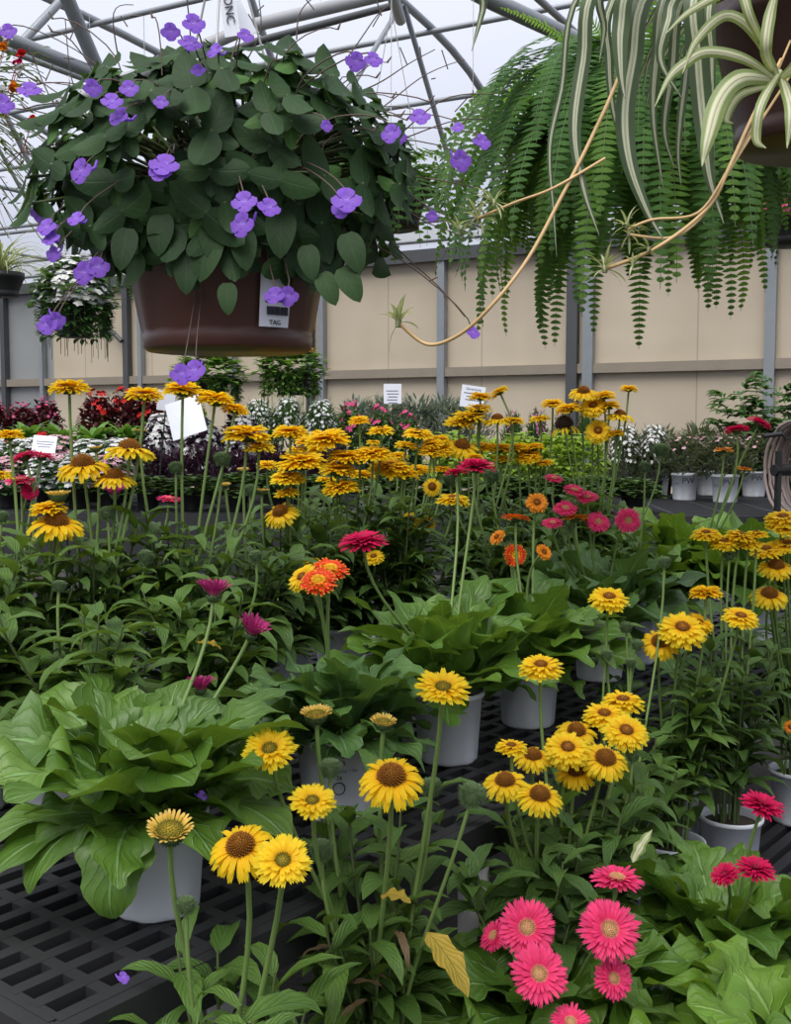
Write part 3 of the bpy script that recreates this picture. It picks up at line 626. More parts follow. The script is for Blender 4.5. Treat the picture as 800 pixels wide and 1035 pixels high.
row('potted_bedding_plant','round','cleaf2',None,None,[150,195,240,285,330,375],478,58,4.45,1.0,'low dark green plant at rear bench front, left half','low green plants on the rear bench front',cat='plant')
row('potted_bedding_plant','round','cleaf2',None,None,[420,465,510,555,600,640],482,58,4.45,1.0,'low dark green plant at rear bench front, right half','low green plants on the rear bench front',cat='plant')
row('potted_purple_basil','narrow','purple',None,None,[150,180,210,242,274,306,335],452,44,4.9,1.0,'dark purple-leaved bushy plant','purple-leaved plants')
row('potted_begonia','round','purple','dense','white',[165,205,245],[421,425,418],50,5.5,1.0,'dark-leaved plant dotted with small white flowers','white-flowered dark-leaved plants')
row('potted_begonia','narrow','mgreen','many','white',[262,292,325],[406,404,406],40,6.75,1.15,'upright plant with small white flowers before the beige wall','white-flowered upright plants')
row('potted_hosta','hosta','lgreen',None,None,[28,62,95,128,160],414,44,6.7,1.15,'light green arching-leaved plant in a white pot','light green plants in white pots',potp=POTW,ps=.9,cat='plant')
row('potted_begonia','round','maroon','big','red',[100,128,152],[396,394,400],40,7.1,1.15,'maroon-leaved begonia with scarlet flowers','red begonias')
row('potted_coleus','round','maroon','few','rose',[-5,22,48],404,36,7.0,1.15,'dark maroon-leaved plant with rosy flowers at far left','maroon plants at far left')
row('potted_begonia','round','lgreen','few','yellow',[105,200],[412,408],28,7.2,1.15,'small yellow-flowered plant','yellow bedding plants')
row('potted_geranium','round','mgreen','big','rose',[355,385,412],[408,412,418],34,5.75,1.0,'bushy plant with rose-red flower heads','rose-red geraniums')
row('potted_dusty_miller','narrow','silver',None,None,[362,392,420,448,474],402,50,6.9,1.15,'silvery grey-leaved bushy plant','silvery plants',cat='plant')
row('potted_creeping_jenny','round','lime',None,None,[455,490,525,560,590],436,50,4.9,1.0,'low lime green bedding plant','lime green bedding plants',cat='plant')
row('potted_dianthus','narrow','mgreen','few','mauve',[518,542,568,592],418,28,5.5,1.0,'plant with clustered mauve-pink flowers','mauve-pink flowering plants')
row('potted_lobularia','narrow','greyg','many','white',[632,660],[432,432],40,5.4,1.0,'grey-green plant speckled with tiny white flowers','white speckled plants')
row('potted_shrub','palm','mgreen',None,None,[742,778,815],[380,374,384],70,5.7,1.0,'large lobed-leaf green plant tall against the beige wall','large lobed-leaf plants',cat='plant',ps=1.2)
row('potted_lobularia','narrow','greyg',None,None,[640,670,705,735,770,800],[440,432,428,430,425,430],46,5.65,1.0,'grey-green fine-leaved plant behind the printed pots','fine-leaved grey-green plants',cat='plant')
pw=[]
for i,(x,yb,zz) in enumerate(((692,0,5.15),(716,0,5.5),(733,0,5.0),(762,0,5.4),(664,0,5.5))):
    b=G(x,zz,1.0); root=thing('potted_lobularia',b,['grey-green plant in the leftmost front printed white pot','grey-green plant in a shaded printed white pot set back between two nearer ones','grey-green plant in the printed white pot behind orange gerbera stems','grey-green plant in a shaded printed white pot near the hose','grey-green plant in a printed white pot half hidden left of the others'][i],'plant','plants in printed white pots')
    p=pot(root,POTW,1.05); az=math.atan2(-b.y,-b.x)
    text_on_pot(p,'PW',.052,.125,az+.3,.0815); text_on_pot(p,'= = =',.014,.098,az+.3,.080,'ink2'); text_on_pot(p,'- - - -',.014,.080,az+.3,.079,'ink2'); text_on_pot(p,'PW',.03,.105,az-.75,.0805,'ink2')
    o=link('foliage',BUSH['narrow'],None,root,(0,0,.14)); o.scale=(.34,.34,.30); setobjmat(o,M['greyg'])
    f=link('blossoms',BLOOM['few'],None,root,(0,0,.14)); f.scale=(.34,.34,.30); setobjmat(f,M['blush'])
# ------------------------------------------------------------------ signs
def sign(pxc,pyc,wp,hp,z,label,lines,lean=0,tilt=0,first=None,stake=True,group='white card signs',Zb=1.0):
    c=P(pxc,pyc,z); w=wp/F*z; h=hp/F*z
    root=thing('plant_sign',c,label,'sign',group); root.rotation_euler=(R(tilt),R(lean),0)
    mb=MB(); mb.box((0,0,0),(w,.003,h)); obj('card',mb,M['paper'],root,smooth=False)
    if first:
        me=text_mesh(first,h*.16); me.materials.clear(); me.materials.append(M['ink'])
        t=link('print',me,None,root,(0,-.0022,h*.34)); t.rotation_euler=(PI/2,0,0)
    if lines:
        mb=MB()
        for k in range(lines): mb.box((U(-.03,.03)*w,-.0018,h*(.14-.15*k)),(w*U(.5,.8),.0006,h*.05))
        obj('print',mb,M['ink2'],root,smooth=False)
    if stake:
        mb=MB(); L=(c.z-Zb)-h*.3; mb.box((0,.004,-L/2-h*.3),(.008,.003,L)); obj('stake',mb,M['potk'],root,smooth=False)
    return root
sign(397,398,18,20,5.9,'small square white card sign above the silvery plants',5)
sign(478,401,24,22,5.6,'tilted white card sign behind the yellow coneflowers',3,lean=8,first='Geraniums')
sign(188,422,36,42,4.3,'large bright blank-looking white card leaning behind the tallest coneflowers',0,lean=-18,tilt=-25,group=None,stake=False)
sign(168,405,18,20,4.5,'small white card peeking beside the large leaning card',0,lean=6,group=None)
sign(45,449,24,18,4.5,'white card sign leaning among the white impatiens at left',3,lean=4,tilt=-20)
# ------------------------------------------------------------------ hose reel
hr=G(794,4.05,.0); root=thing('hose_reel',hr,'coiled taupe garden hose on a black reel beside the rear bench at right','hose')
cx=P(808,475,4.05)-hr; axv=Vector((1,.35,0)).normalized(); a2=Vector((-.35,1,0)).normalized()
mb=MB()
for k in range(9):
    off=-.06+.03*k; rr=.215+U(-.012,.012); pts=[cx+axv*(off*.7+(.0))+ (a2*math.cos(t)*rr+Vector((0,0,1))*math.sin(t)*rr*1.15)+axv*U(-.004,.004) for t in [2*PI*i/36 for i in range(37)]]
    mb.tube(pts,.0095,8)
obj('hose_coil',mb,M['hose'],root)
mb=MB(); mb.tube([cx-axv*.16,cx+axv*.22],.03,12); 
for s in(-.13,.2): mb.box(cx+axv*s+Vector((0,0,-cx.z/2+.05)),(.02,.05,cx.z+.1))
obj('reel_frame',mb,M['potk'],root,smooth=False)
mb=MB(); hp=P(772,441,3.95)-hr; mb.tube([hp,hp+Vector((.10,.02,.012))],.012,10); mb.tube([hp+Vector((.10,.02,.012)),hp+Vector((.15,.1,-.02)),cx+Vector((0,0,.2))],.006,8); obj('handle',mb,M['potk'],root)
# ------------------------------------------------------------------ building
YW=12.9; wx,wy=math.cos(wd),math.sin(wd); nx,ny=wy,-wx   # normal toward the camera
def WP(s,r,Z): return Vector((s*wx+r*nx, YW+s*wy+r*ny, Z))
def spx(px):
    k=(px-400)/FP; return CP*YW*k/(wx-CP*wy*k)
HT=3.46
m,nt,b,o=newmat('beige_wall_panel'); b.inputs['Roughness'].default_value=.6
tc=N(nt,'ShaderNodeTexCoord'); mp=N(nt,'ShaderNodeSeparateXYZ'); nt.links.new(tc.outputs['UV'],mp.inputs[0])
seam=mth(nt,'LESS_THAN',mth(nt,'ABSOLUTE',mth(nt,'SUBTRACT',mth(nt,'FRACT',mth(nt,'MULTIPLY',mp.outputs[0],13.0)),.5)),.006)
nz=N(nt,'ShaderNodeTexNoise'); nz.inputs['Scale'].default_value=1.2; nt.links.new(tc.outputs['Object'],nz.inputs['Vector'])
cc=mixc(nt,nz.outputs[0],(.40,.335,.245),(.56,.48,.37)); cc=mixc(nt,mth(nt,'MULTIPLY',seam,.5),cc,(.2,.16,.12)); nt.links.new(cc,b.inputs['Base Color'])
WALL=m
WALLG=plain('grey_wall_sheet',(.30,.31,.31),.35,c2=(.20,.21,.21),scale=2)
def quadwall(name,s0,s1,Z0,Z1,r,mat):
    mb=MB(); a,b_,c,d=WP(s0,r,Z0),WP(s1,r,Z0),WP(s1,r,Z1),WP(s0,r,Z1); t=Vector((-nx,-ny,0))*.04
    mb.poly([a,b_,c,d],uv=((0,0),(1,0),(1,1),(0,1))); mb.poly([a+t,d+t,c+t,b_+t]); mb.poly([d,c,c+t,d+t]); mb.poly([a,a+t,b_+t,b_]); mb.poly([a,d,d+t,a+t]); mb.poly([b_,b_+t,c+t,c]); return struct(name,mb,mat)
SL=spx(56)
quadwall('wall_back',SL,10,0,HT,0,WALL)
quadwall('wall_left',-17.0,SL,0,HT,0,WALLG)
mb=MB(); mb.poly([Vector((-20,-8,0)),Vector((20,-8,0)),Vector((20,24,0)),Vector((-20,24,0))]); struct('floor',mb,M['floor'])
tn=[0]
def trim(mb,mat,smooth=True):
    tn[0]+=1; return struct('trim_%d'%tn[0],mb,mat,smooth)
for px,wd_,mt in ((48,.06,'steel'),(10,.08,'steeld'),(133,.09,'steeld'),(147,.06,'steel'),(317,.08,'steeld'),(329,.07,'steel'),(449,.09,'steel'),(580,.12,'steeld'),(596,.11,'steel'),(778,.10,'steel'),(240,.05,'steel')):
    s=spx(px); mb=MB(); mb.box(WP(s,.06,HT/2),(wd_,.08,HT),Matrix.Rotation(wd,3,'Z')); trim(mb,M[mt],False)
mb=MB(); mb.box(WP(-3,.05,2.09),(27,.06,.10),Matrix.Rotation(wd,3,'Z')); trim(mb,plain('beige_girt',(.27,.23,.18),.6),False)
mb=MB(); mb.box(WP(-3,.07,HT-.07),(27,.10,.14),Matrix.Rotation(wd,3,'Z')); trim(mb,M['steeld'],False)
mb=MB(); mb.box(WP(-3,.05,HT+.16),(27,.05,.16),Matrix.Rotation(wd,3,'Z')); trim(mb,plain('white_eave_strip',(.6,.62,.66),.5),False)
mb=MB(); mb.tube([WP(spx(96),.12,3.1),WP(spx(131),.12,2.6)],.03,8); trim(mb,M['steeld'])
SPAN=15.0; RISE=1.7
def arch(s,r): 
    q=abs(1-r/(SPAN/2)); return WP(s,r,HT+RISE*math.sqrt(max(0,1-q**6)))
RR=[SPAN/2*(1-math.cos(PI*i/36)) for i in range(37)]
for k in range(-6,4):
    s=spx(527)+k*2.7
    mb=MB(); mb.tube([arch(s,r) for r in RR],.036,8); 
    mb.tube([WP(s,0,HT),WP(s,SPAN,HT)],.018,6)
    for (r1,r2) in ((.7,1.4),(2.7,1.4),(2.7,4.2),(5.4,4.2),(5.4,7.0)):
        mb.tube([arch(s,r1),WP(s,r2,HT)],.024,6)
    trim(mb,M['steel'])
for r in (.3,1.1,2.2,3.6,5.2,7.0,9.0):
    mb=MB(); a=arch(-16,r)-Vector((0,0,.05)); b_=arch(10,r)-Vector((0,0,.05)); mb.tube([a,b_],.026,8); trim(mb,M['steel'])
for (r,Z) in ((.5,HT+.02),(1.6,HT-.0),(2.6,HT+.12)):
    mb=MB(); mb.tube([WP(-16,r,Z),WP(10,r,Z)],.02,8); trim(mb,M['steel'])
# nearer pipes overhead (hanger rails and gas line)
for pts,rad,mt in (([P(60,108,3.2),P(130,80,3.3),P(255,26,3.5),P(400,-8,3.7),P(520,-40,4)],.030,'legm'),([P(40,125,3.3),P(260,42,3.6),P(400,5,3.9)],.018,'steeld'),([P(440,-30,2.9),P(500,2,3.0),P(620,58,3.3),P(760,120,3.7)],.034,'steel'),([P(-40,20,3.1),P(95,74,3.4),P(140,92,3.5)],.030,'steel'),([P(60,-20,3.2),P(97,66,3.4)],.032,'steel'),([P(395,-10,3.6),P(405,20,4)],.03,'steel')):
    mb=MB(); mb.tube(pts,rad,10); trim(mb,M[mt])
# roof sheet
m,nt,b,o=newmat('roof_film'); nt.nodes.remove(b)
tr=N(nt,'ShaderNodeBsdfTransparent'); df=N(nt,'ShaderNodeBsdfTranslucent'); df.inputs[0].default_value=(.85,.87,.92,1); mx=N(nt,'ShaderNodeMixShader'); mx.inputs[0].default_value=.18
nt.links.new(tr.outputs[0],mx.inputs[1]); nt.links.new(df.outputs[0],mx.inputs[2]); nt.links.new(mx.outputs[0],o.inputs[0]); m.use_backface_culling=False
mb=MB(); rows=[];uvs=[]
for i,r in enumerate(RR):
    rows.append([arch(s,r)+Vector((0,0,.06)) for s in(-17,-10,-5,0,5,10.5)]); uvs.append([(j/5,i/36) for j in range(6)])
mb.grid(rows,uvs); struct('ceiling',mb,m,True)
# ------------------------------------------------------------------ hanging baskets
def basket_pot(rt,rb,h,flute=0):
    mb=MB()
    mb.lathe([(.001,0),(rb*.96,0),(rb,.004),(rb*1.015,.018),(rb*1.0,.022),(rb*1.01,.026),(rt*.985,h-.03),(rt*1.03,h-.026),(rt*1.04,h),(rt*.99,h),(rt*.97,h-.03),(.001,h-.025)],64,
        mod=lambda a,i:(1+flute*(1 if math.sin(a*12)>.2 else 0) if 5<=i<=6 else 1))
    return mb
def hanger(root,top,rim,h,hz,mat='wire',az0=.5):
    mb=MB()
    for k in range(3):
        a=az0+k*2.094; mb.tube([Vector((rim*math.cos(a),rim*math.sin(a),h)),Vector((rim*.5*math.cos(a),rim*.5*math.sin(a),h+(hz-h)*.5)),Vector((0,0,hz))],.0016,5)
    mb.tube([Vector((0,0,hz)),Vector((0,0,top))],.0018,5)
    obj('hanger',mb,M[mat],root)
# main basket
mz=1.0; pb_=P(231,352,mz); pb_.z-=.005
sb=thing('hanging_basket',pb_,'brown hanging basket overflowing with velvety dark leaves and violet flowers, largest one in front','hanging plant','hanging baskets')
o=obj('pot',basket_pot(.128,.107,.155,.02),M['potb'],sb)
# spreading velvet foliage
cen=P(228,180,mz)-pb_
mb=MB(); tw=MB()
def vwhorl(p,d,s,young=0):
    f=frame(p,d,Vector((U(-1,1),U(-1,1),U(-.2,1)))); 
    base=f@Matrix.Rotation(-PI/2,4,'Y')@Matrix.Rotation(U(0,6),4,'Z')   # Z of base = d reversed handled below
    for k in range(3):
        for j in (0,1):
            L=s*(1.0-.27*k)*U(.8,1.12); el=(.05+.42*k)+U(-.15,.15)
            leaf(mb,base@Matrix.Translation((0,0,.006*k))@Matrix.Rotation(k*PI/2+j*PI,4,'Z'),L,L*U(.58,.7),el=el,droop=U(.3,.9),prof=prof_ovate,n=7,fold=.22,half=2,mi=1 if (young and k>=1) or k==2 else 0,wave=.05)
for i in range(330):
    zz=U(-.95,1); a=U(0,6.28); rr=math.sqrt(1-zz*zz); q=U(.6,1.0)**.6
    d=Vector((rr*math.cos(a),rr*math.sin(a),zz))
    p=cen+Vector((d.x*.262*q,d.y*.225*q,d.z*.162*q - (abs(d.x)**2)*.02))
    if zz<-.35 and rr<.8 : p.z=cen.z-.065+U(-.04,.03)
    if p.z<.155 and (p.x**2+p.y**2)**.5<.13: 
        k=.15/max(.02,(p.x**2+p.y**2)**.5); p.x*=k; p.y*=k
    dd=(d+Vector((0,-.25,.35))).normalized()
    vwhorl(p,dd,U(.036,.054),U(0,1)<.3)
    root0=Vector((U(-.05,.05),U(-.05,.05),.15)); tw.tube(bez(root0,root0.lerp(p,.3)+Vector((0,0,.05)),root0.lerp(p,.7)+Vector((0,0,.03)),p,6),.0022,5)
for i in range(34):
    a=-PI/2+U(-1.5,1.5); p=Vector((.150*math.cos(a),.150*math.sin(a),U(.095,.15))); vwhorl(p,Vector((math.cos(a),math.sin(a),U(-.5,.3))),U(.038,.052),U(0,1)<.3)
    tw.tube([Vector((.118*math.cos(a),.118*math.sin(a),.158)),Vector((.135*math.cos(a),.135*math.sin(a),.168)),p],.002,5)
# front leaves over the rim
for (x,y,a,L) in ((215,235,-1.5,.062),(268,150,-1.2,.055),(230,300,-1.5,.045),(325,290,-1.0,.05),(285,225,-1.6,.07),(190,270,-1.6,.058),(345,285,-.9,.055),(215,250,-1.9,.07),(130,245,-1.8,.06),(310,262,-1.3,.05),(350,250,-1.1,.06),(165,230,-1.7,.06),(245,245,-1.4,.06)):
    p=P(x,y-14,mz-.11)-pb_; leaf(mb,frame(p,Vector((math.cos(a)*.7,-.2,math.sin(a))),Vector((0,-1,.25))),L*.86,L*.52,el=.15,droop=.5,prof=prof_ovate,n=9,fold=.18,half=2,mi=0)
obj('foliage',mb,[M['vleaf'],M['vyoung']],sb); obj('branches',tw,M['stemd'],sb)
fl=MB()
def vflower():
    mb=MB()
    for k,(a,L,W,e) in enumerate(((-1.57,.5,.34,.15),(-2.6,.46,.30,.2),(-.5,.46,.30,.2),(2.2,.30,.24,.5),(.95,.30,.24,.5))):
        leaf(mb,Matrix.Rotation(a,4,'Z'),L,W*1.35,el=e,droop=.5,prof=lambda t:(.3+.7*math.sin(PI*min(1,t*.62+.1)))*(1 if t<.95 else .75) if t<1 else .45,n=6,fold=.05,half=2,wave=.1)
    mb.tube([Vector((0,0,.02)),Vector((0,.05,-.3)),Vector((0,.25,-.5)),Vector((0,.5,-.55))],.07,8,.04)
    return mb.mesh('violet_flower')
VF=vflower(); VF.materials.append(M['violet'])
vdat=[(195,22,22),(172,30,18),(192,43,22),(218,50,18),(248,35,16),(93,87,18),(130,88,18),(113,101,20),(122,116,22),(83,170,26),(167,165,28),(163,172,22),(163,102,14),(247,202,24),(246,224,26),(272,208,22),(350,200,28),(347,208,22),(360,60,20),(377,59,18),(42,215,20),(48,228,20),(52,240,18),(78,220,18),(30,90,22),(2,103,22),(330,126,12),(396,133,20),(55,255,16),(424,117,20),(402,136,18),(86,273,24),(98,268,22),(48,326,20),(56,322,18),(183,376,22),(197,372,22),(278,297,20),(291,297,20),(465,160,22),(487,142,18),(478,335,14),(437,217,12),(200,70,14),(8,30,16),(463,128,12)]
for i,(x,y,w) in enumerate(vdat):
    zd=mz-U(.15,.18) if 60<x<400 and y<260 else mz-.10
    if y>260: zd=mz-.115 if 120<x<330 else mz-.10
    if x>400 or x<45: zd=mz-.02
    W=P(x,y,zd)-pb_; o=link('flower',VF,None,sb,W); d=w*1.3/F*zd; o.scale=(d,d,d)
    o.rotation_euler=(R(70+U(-22,18)),R(U(-14,14)),R(U(-35,35)))
    c=cen+(W-cen)*U(.35,.6); c.z+=.02
    fl=MB(); fl.tube(bez(W+Vector((0,.008,.004)),W+Vector((U(-.01,.01),.02,.03)),c+Vector((0,0,.03)),c,8),.0009,4); obj('flower_stalk',fl,M['stembr'],sb)
for i in range(34):
    fl=MB(); a=U(0,6.28); zz=U(-.1,.9); p0=cen+Vector((math.cos(a)*.2*(1-.4*zz),math.sin(a)*.15,zz*.14)); p1=p0+Vector((math.cos(a)*U(.03,.12),U(-.03,.03),U(.0,.08)))
    fl.tube(bez(p0,p0+Vector((0,0,.03)),p1-Vector((math.cos(a)*.02,0,-.01)),p1,6),.0008,4)
    fl.tube([p1,p1+Vector((.006*math.cos(a),0,.008))],.0016,4,.0006); obj('twig',fl,M['stembr'],sb)
for (a_,b_) in (((385,110),(470,60)),((380,150),(490,120)),((390,170),(480,190)),((400,140),(500,95)),((70,130),(30,50)),((60,180),(20,150)),((250,60),(262,0)),((300,40),(330,-10)),((370,90),(440,50)),((60,150),(-5,170)),((90,120),(66,20)),((400,200),(470,240)),((380,230),(470,320)),((120,60),(135,5)),((350,60),(395,5))):
    fl=MB(); p0=P(*a_,mz)-pb_; p1=P(*b_,mz)-pb_; mdl=p0.lerp(p1,.5)+Vector((U(-.02,.02),U(-.02,.02),U(-.02,.02))); fl.tube(bez(p0,mdl,mdl+Vector((0,0,.01)),p1,8),.0010,4,.0006)
    for q in (.6,.8): 
        t=p0.lerp(p1,q); fl.tube([t,t+Vector((U(-.02,.02),0,U(.0,.03)))],.0008,4)
    obj('twig',fl,M['stembr'],sb)
hanger(sb,1.05,.125,.15,.55,'wire')
# price tag on the pot
def bent_card(azc,zc,w,h,r,mat,name,parent,rt=None):
    mb=MB(); rows=[];uvs=[]
    for j in range(2):
        z=zc+(j-.5)*h; rr=r+(z-zc)*.14
        rows.append([Vector((rr*math.cos(azc+w/r*(i/8-.5)),rr*math.sin(azc+w/r*(i/8-.5)),z)) for i in range(9)]); uvs.append([(i/8,j) for i in range(9)])
    mb.grid(rows,uvs); return obj(name,mb,mat,parent)
taz=-PI/2+math.asin(min(.99,(292-231)/F*(mz-.1)/.118)); 
bent_card(taz,.055,.042,.062,.1215,M['paper'],'price_tag',sb)
tg=[c for c in sb.children if c.name.startswith('price_tag')][0]
tm=text_on_pot(tg,'$23.99',.011,.056,taz,.1225); text_on_pot(tg,'TAG',.008,.029,taz,.1195)
mb=MB(); aa=taz-.11
for k in range(12):
    w=U(.0008,.0022); aa+=w/.12+.006; 
    mb.box(Vector((.1213*math.cos(aa),.1213*math.sin(aa),.043)),(w,.0012,.010),Matrix.Rotation(aa+PI/2,3,'Z'))
obj('barcode',mb,M['ink'],tg,smooth=False)
# long tag at top
mb=MB(); tp=P(231,6,mz-.03)-pb_; mb.box(tp,(.020,.0012,.075),Matrix.Rotation(R(-8),3,'Y')); o=obj('plant_tag',mb,M['paper'],sb,smooth=False)
me=text_mesh('CONC',.015); me.materials.clear(); me.materials.append(M['ink']); t=link('print',me,None,o,tp+Vector((0,-.002,.0))); t.rotation_euler=(PI/2,R(82),0)
mb=MB(); mb.box(P(243,14,mz-.01)-pb_,(.016,.0012,.06),Matrix.Rotation(R(-28),3,'Y')); obj('plant_tag',mb,M['paper'],sb,smooth=False)
# fern basket
def frond(mb,base,az,el,L,droop,mi=0,pl=.055,n=30,start=.12,dz=0,seed=0):
    pts=[];p=Vector(base);ds=L/n
    for i in range(n+1):
        t=i/n; a=el-droop*(t**.8); pts.append((p.copy(),a)); p=p+Vector((math.cos(az)*math.cos(a),math.sin(az)*math.cos(a),math.sin(a)))*ds
    mb.tube([q[0] for q in pts],.0016,4,.0007,mi=2)
    sd=Vector((-math.sin(az),math.cos(az),0))
    m2=n*1.0
    for i in range(int(n*start),n):
        q,a=pts[i]; f=i/n; ll=pl*min(1,(f-start+.15)*3)*(1-f**2.2)**.8+.005
        fw=Vector((math.cos(az)*math.cos(a),math.sin(az)*math.cos(a),math.sin(a))); nn=sd.cross(fw)*-1
        for s in(-1,1):
            d=(sd*s+fw*.22+nn*U(-.15,.1)).normalized(); up=fw.cross(sd)
            leaf(mb,frame(q,d,up),ll*U(.9,1.08),min(ds*.80,.013),el=U(-.1,.1),droop=U(.1,.5),prof=prof_pinna,n=3,half=1,fold=.1,mi=mi)
fz=2.0; fb=P(645,175,fz)
fe=thing('hanging_basket',fb,'big green sword fern basket with long drooping fronds, right of centre','hanging plant','hanging baskets')
obj('pot',basket_pot(.15,.11,.16),M['potbd'],fe)
mb=MB()
for i in range(250):
    az=i*2.39996; el=U(.0,1.3); L=U(.52,.90)*(.8+.2*abs(math.sin(az))); frond(mb,(0.03*math.cos(az),.03*math.sin(az),.15),az,el,L,U(1.5,1.9)+el*.85,0 if U(0,1)<.86 else 1,pl=U(.045,.062),n=46)
for (az,el,L,d) in ((-1.0,.9,1.05,2.4),(-.3,.8,.86,2.2),(-1.5,.6,.92,2.1),(-2.6,.8,.80,2.3),(-.05,.9,.84,2.3),(-1.9,.6,.84,2.1),(-.7,.7,.86,2.2),(PI,1.4,.42,.6),(3.0,1.2,.45,.9)):
    frond(mb,(.03*math.cos(az),.03*math.sin(az),.15),az,el,L,d,1,pl=.06,n=50)
obj('fronds',mb,[M['fern'],M['fernlight'],M['stemd']],fe); hanger(fe,1.3,.145,.16,.6)
# light fern frond at right edge, its own basket above
# spider plant
sz=.95; sp0=P(832,150,sz); sp=thing('hanging_basket',sp0,'dark brown hanging basket with a striped spider plant cut by the top right corner','hanging plant','hanging baskets')
obj('pot',basket_pot(.132,.105,.165,.0),M['potbd'],sp)
def strap(mb,pl,w,mi=0):
    pts=[P(x,y,z)-sp0 for (x,y,z) in pl]
    # catmull sampling
    q=[pts[0]*2-pts[1]]+pts+[pts[-1]*2-pts[-2]]; out=[]
    for i in range(1,len(q)-2):
        for k in range(6):
            t=k/6; a,b,c,d=q[i-1],q[i],q[i+1],q[i+2]
            out.append(.5*((2*b)+(c-a)*t+(2*a-5*b+4*c-d)*t*t+(3*b-a-3*c+d)*t**3))
    out.append(q[-2]); K=len(out); rows=[];uvs=[]
    for i,p in enumerate(out):
        t=i/(K-1); tg_=(out[min(i+1,K-1)]-out[max(i-1,0)]).normalized(); sd=tg_.cross(Vector((.25,1,.1))).normalized(); nn=sd.cross(tg_)
        ww=w*.5*min(1,.5+t*2)*max(.03,min(1,(1-t)*2.6))**.8
        rows.append([p+sd*j*ww+nn*abs(j)*ww*.35 for j in(-1,-.5,0,.5,1)]); uvs.append([(j*.5+.5,t) for j in(-1,-.5,0,.5,1)])
    mb.grid(rows,uvs,mi)
mb=MB(); T0=(815,-10,.93)
for pl,w in (([T0,(700,-110,.85),(605,-20,.8),(590,60,.8),(581,130,.8),(590,190,.8),(606,238,.8)],.015),
 ([T0,(730,-90,.85),(655,-10,.8),(640,60,.8),(632,115,.8),(637,165,.8),(654,212,.8),(672,244,.8)],.020),
 ([T0,(700,-80,.82),(640,-20,.78),(628,25,.78),(628,70,.78),(632,100,.78)],.018),
 ([T0,(760,-60,.85),(705,-10,.8),(706,60,.8),(712,130,.8),(718,180,.8),(732,226,.8)],.020),
 ([T0,(740,-80,.9),(676,-10,.85),(664,60,.85),(661,120,.85),(671,192,.85)],.013),
 ([T0,(690,-90,.9),(588,-10,.88),(568,90,.88),(556,150,.88),(560,215,.88),(563,260,.88)],.007),
 ([T0,(760,-60,.9),(706,10,.88),(692,90,.88),(686,150,.88),(689,188,.88)],.010),
 ([T0,(620,-150,.85),(500,-40,.8),(488,10,.8),(477,52,.8)],.010),
 ([T0,(700,-90,.85),(613,-20,.82),(611,30,.82),(606,64,.82)],.009),
 ([T0,(730,-60,.85),(684,-5,.82),(676,20,.8),(668,60,.8),(690,100,.8)],.014),
 ([T0,(780,-60,.85),(722,-10,.8),(720,60,.8),(722,110,.8)],.013),
 ([T0,(690,-100,.88),(620,0,.86),(616,60,.86),(622,120,.86),(640,160,.86)],.010),
 ([T0,(740,-70,.88),(690,0,.86),(680,70,.86),(672,130,.86),(682,170,.86)],.012)): strap(mb,pl,w)
for k in range(26):
    a=U(-.9,2.6); leaf(mb,RZ(Vector((0,0,.15)),a),U(.3,.4),.018,el=U(.6,1.3),droop=U(2,3),prof=prof_strap,n=12,fold=.25,half=2)
obj('foliage',mb,M['spider'],sp)
def runner(pl,r,name='runner'):
    mb=MB(); pts=[P(x,y,z)-sp0 for (x,y,z) in pl]; q=[pts[0]]+pts+[pts[-1]]; out=[]
    for i in range(1,len(q)-2):
        for k in range(6):
            t=k/6; a,b,c,d=q[i-1],q[i],q[i+1],q[i+2]; out.append(.5*((2*b)+(c-a)*t+(2*a-5*b+4*c-d)*t*t+(3*b-a-3*c+d)*t**3))
    out.append(q[-1]); mb.tube(out,r,7); return obj(name,mb,RUN,sp)
RUN=plain('runner_stalk',(.62,.42,.20),.5,c2=(.5,.33,.14),scale=20); M['run']=RUN
runner([(790,60,.86),(760,120,.83),(738,168,.8),(716,210,.8),(665,250,.8),(612,272,.82)],.0020)
runner([(800,40,.88),(765,120,.84),(736,172,.8),(706,215,.8),(660,222,.8),(634,232,.8)],.0014)
runner([(810,60,.9),(742,165,.83),(712,216,.81),(680,240,.81),(636,237,.82)],.0016)
runner([(800,-20,.9),(680,-60,.85),(625,80,.8),(598,140,.8),(570,195,.8),(535,260,.8),(498,308,.8),(465,338,.82),(432,348,.84),(403,326,.84)],.0020)
runner([(612,160,.8),(560,190,.8),(520,205,.82),(480,222,.84)],.0015)
for (x,y,z,s,n) in ((634,228,.8,.022,12),(636,237,.82,.02,10),(612,272,.82,.026,16),(656,252,.8,.02,8),(484,222,.84,.028,18),(500,205,.83,.025,14),(465,235,.84,.022,10),(403,326,.84,.035,10),(640,268,.8,.018,7)):
    pl=MB(); c=P(x,y,z)-sp0; pl.tube([c-Vector((0,0,s*.15)),c+Vector((0,0,s*.15))],s*.1,6)
    for k in range(n):
        d=Vector((U(-1,1),U(-.8,.5),U(-.6,1))).normalized(); leaf(pl,frame(c,d),s*U(.7,1.3),s*.16,el=.2,droop=1.0,prof=prof_strap,n=5,half=1)
    obj('plantlet',pl,M['spiderpale'],sp)
pl=MB()
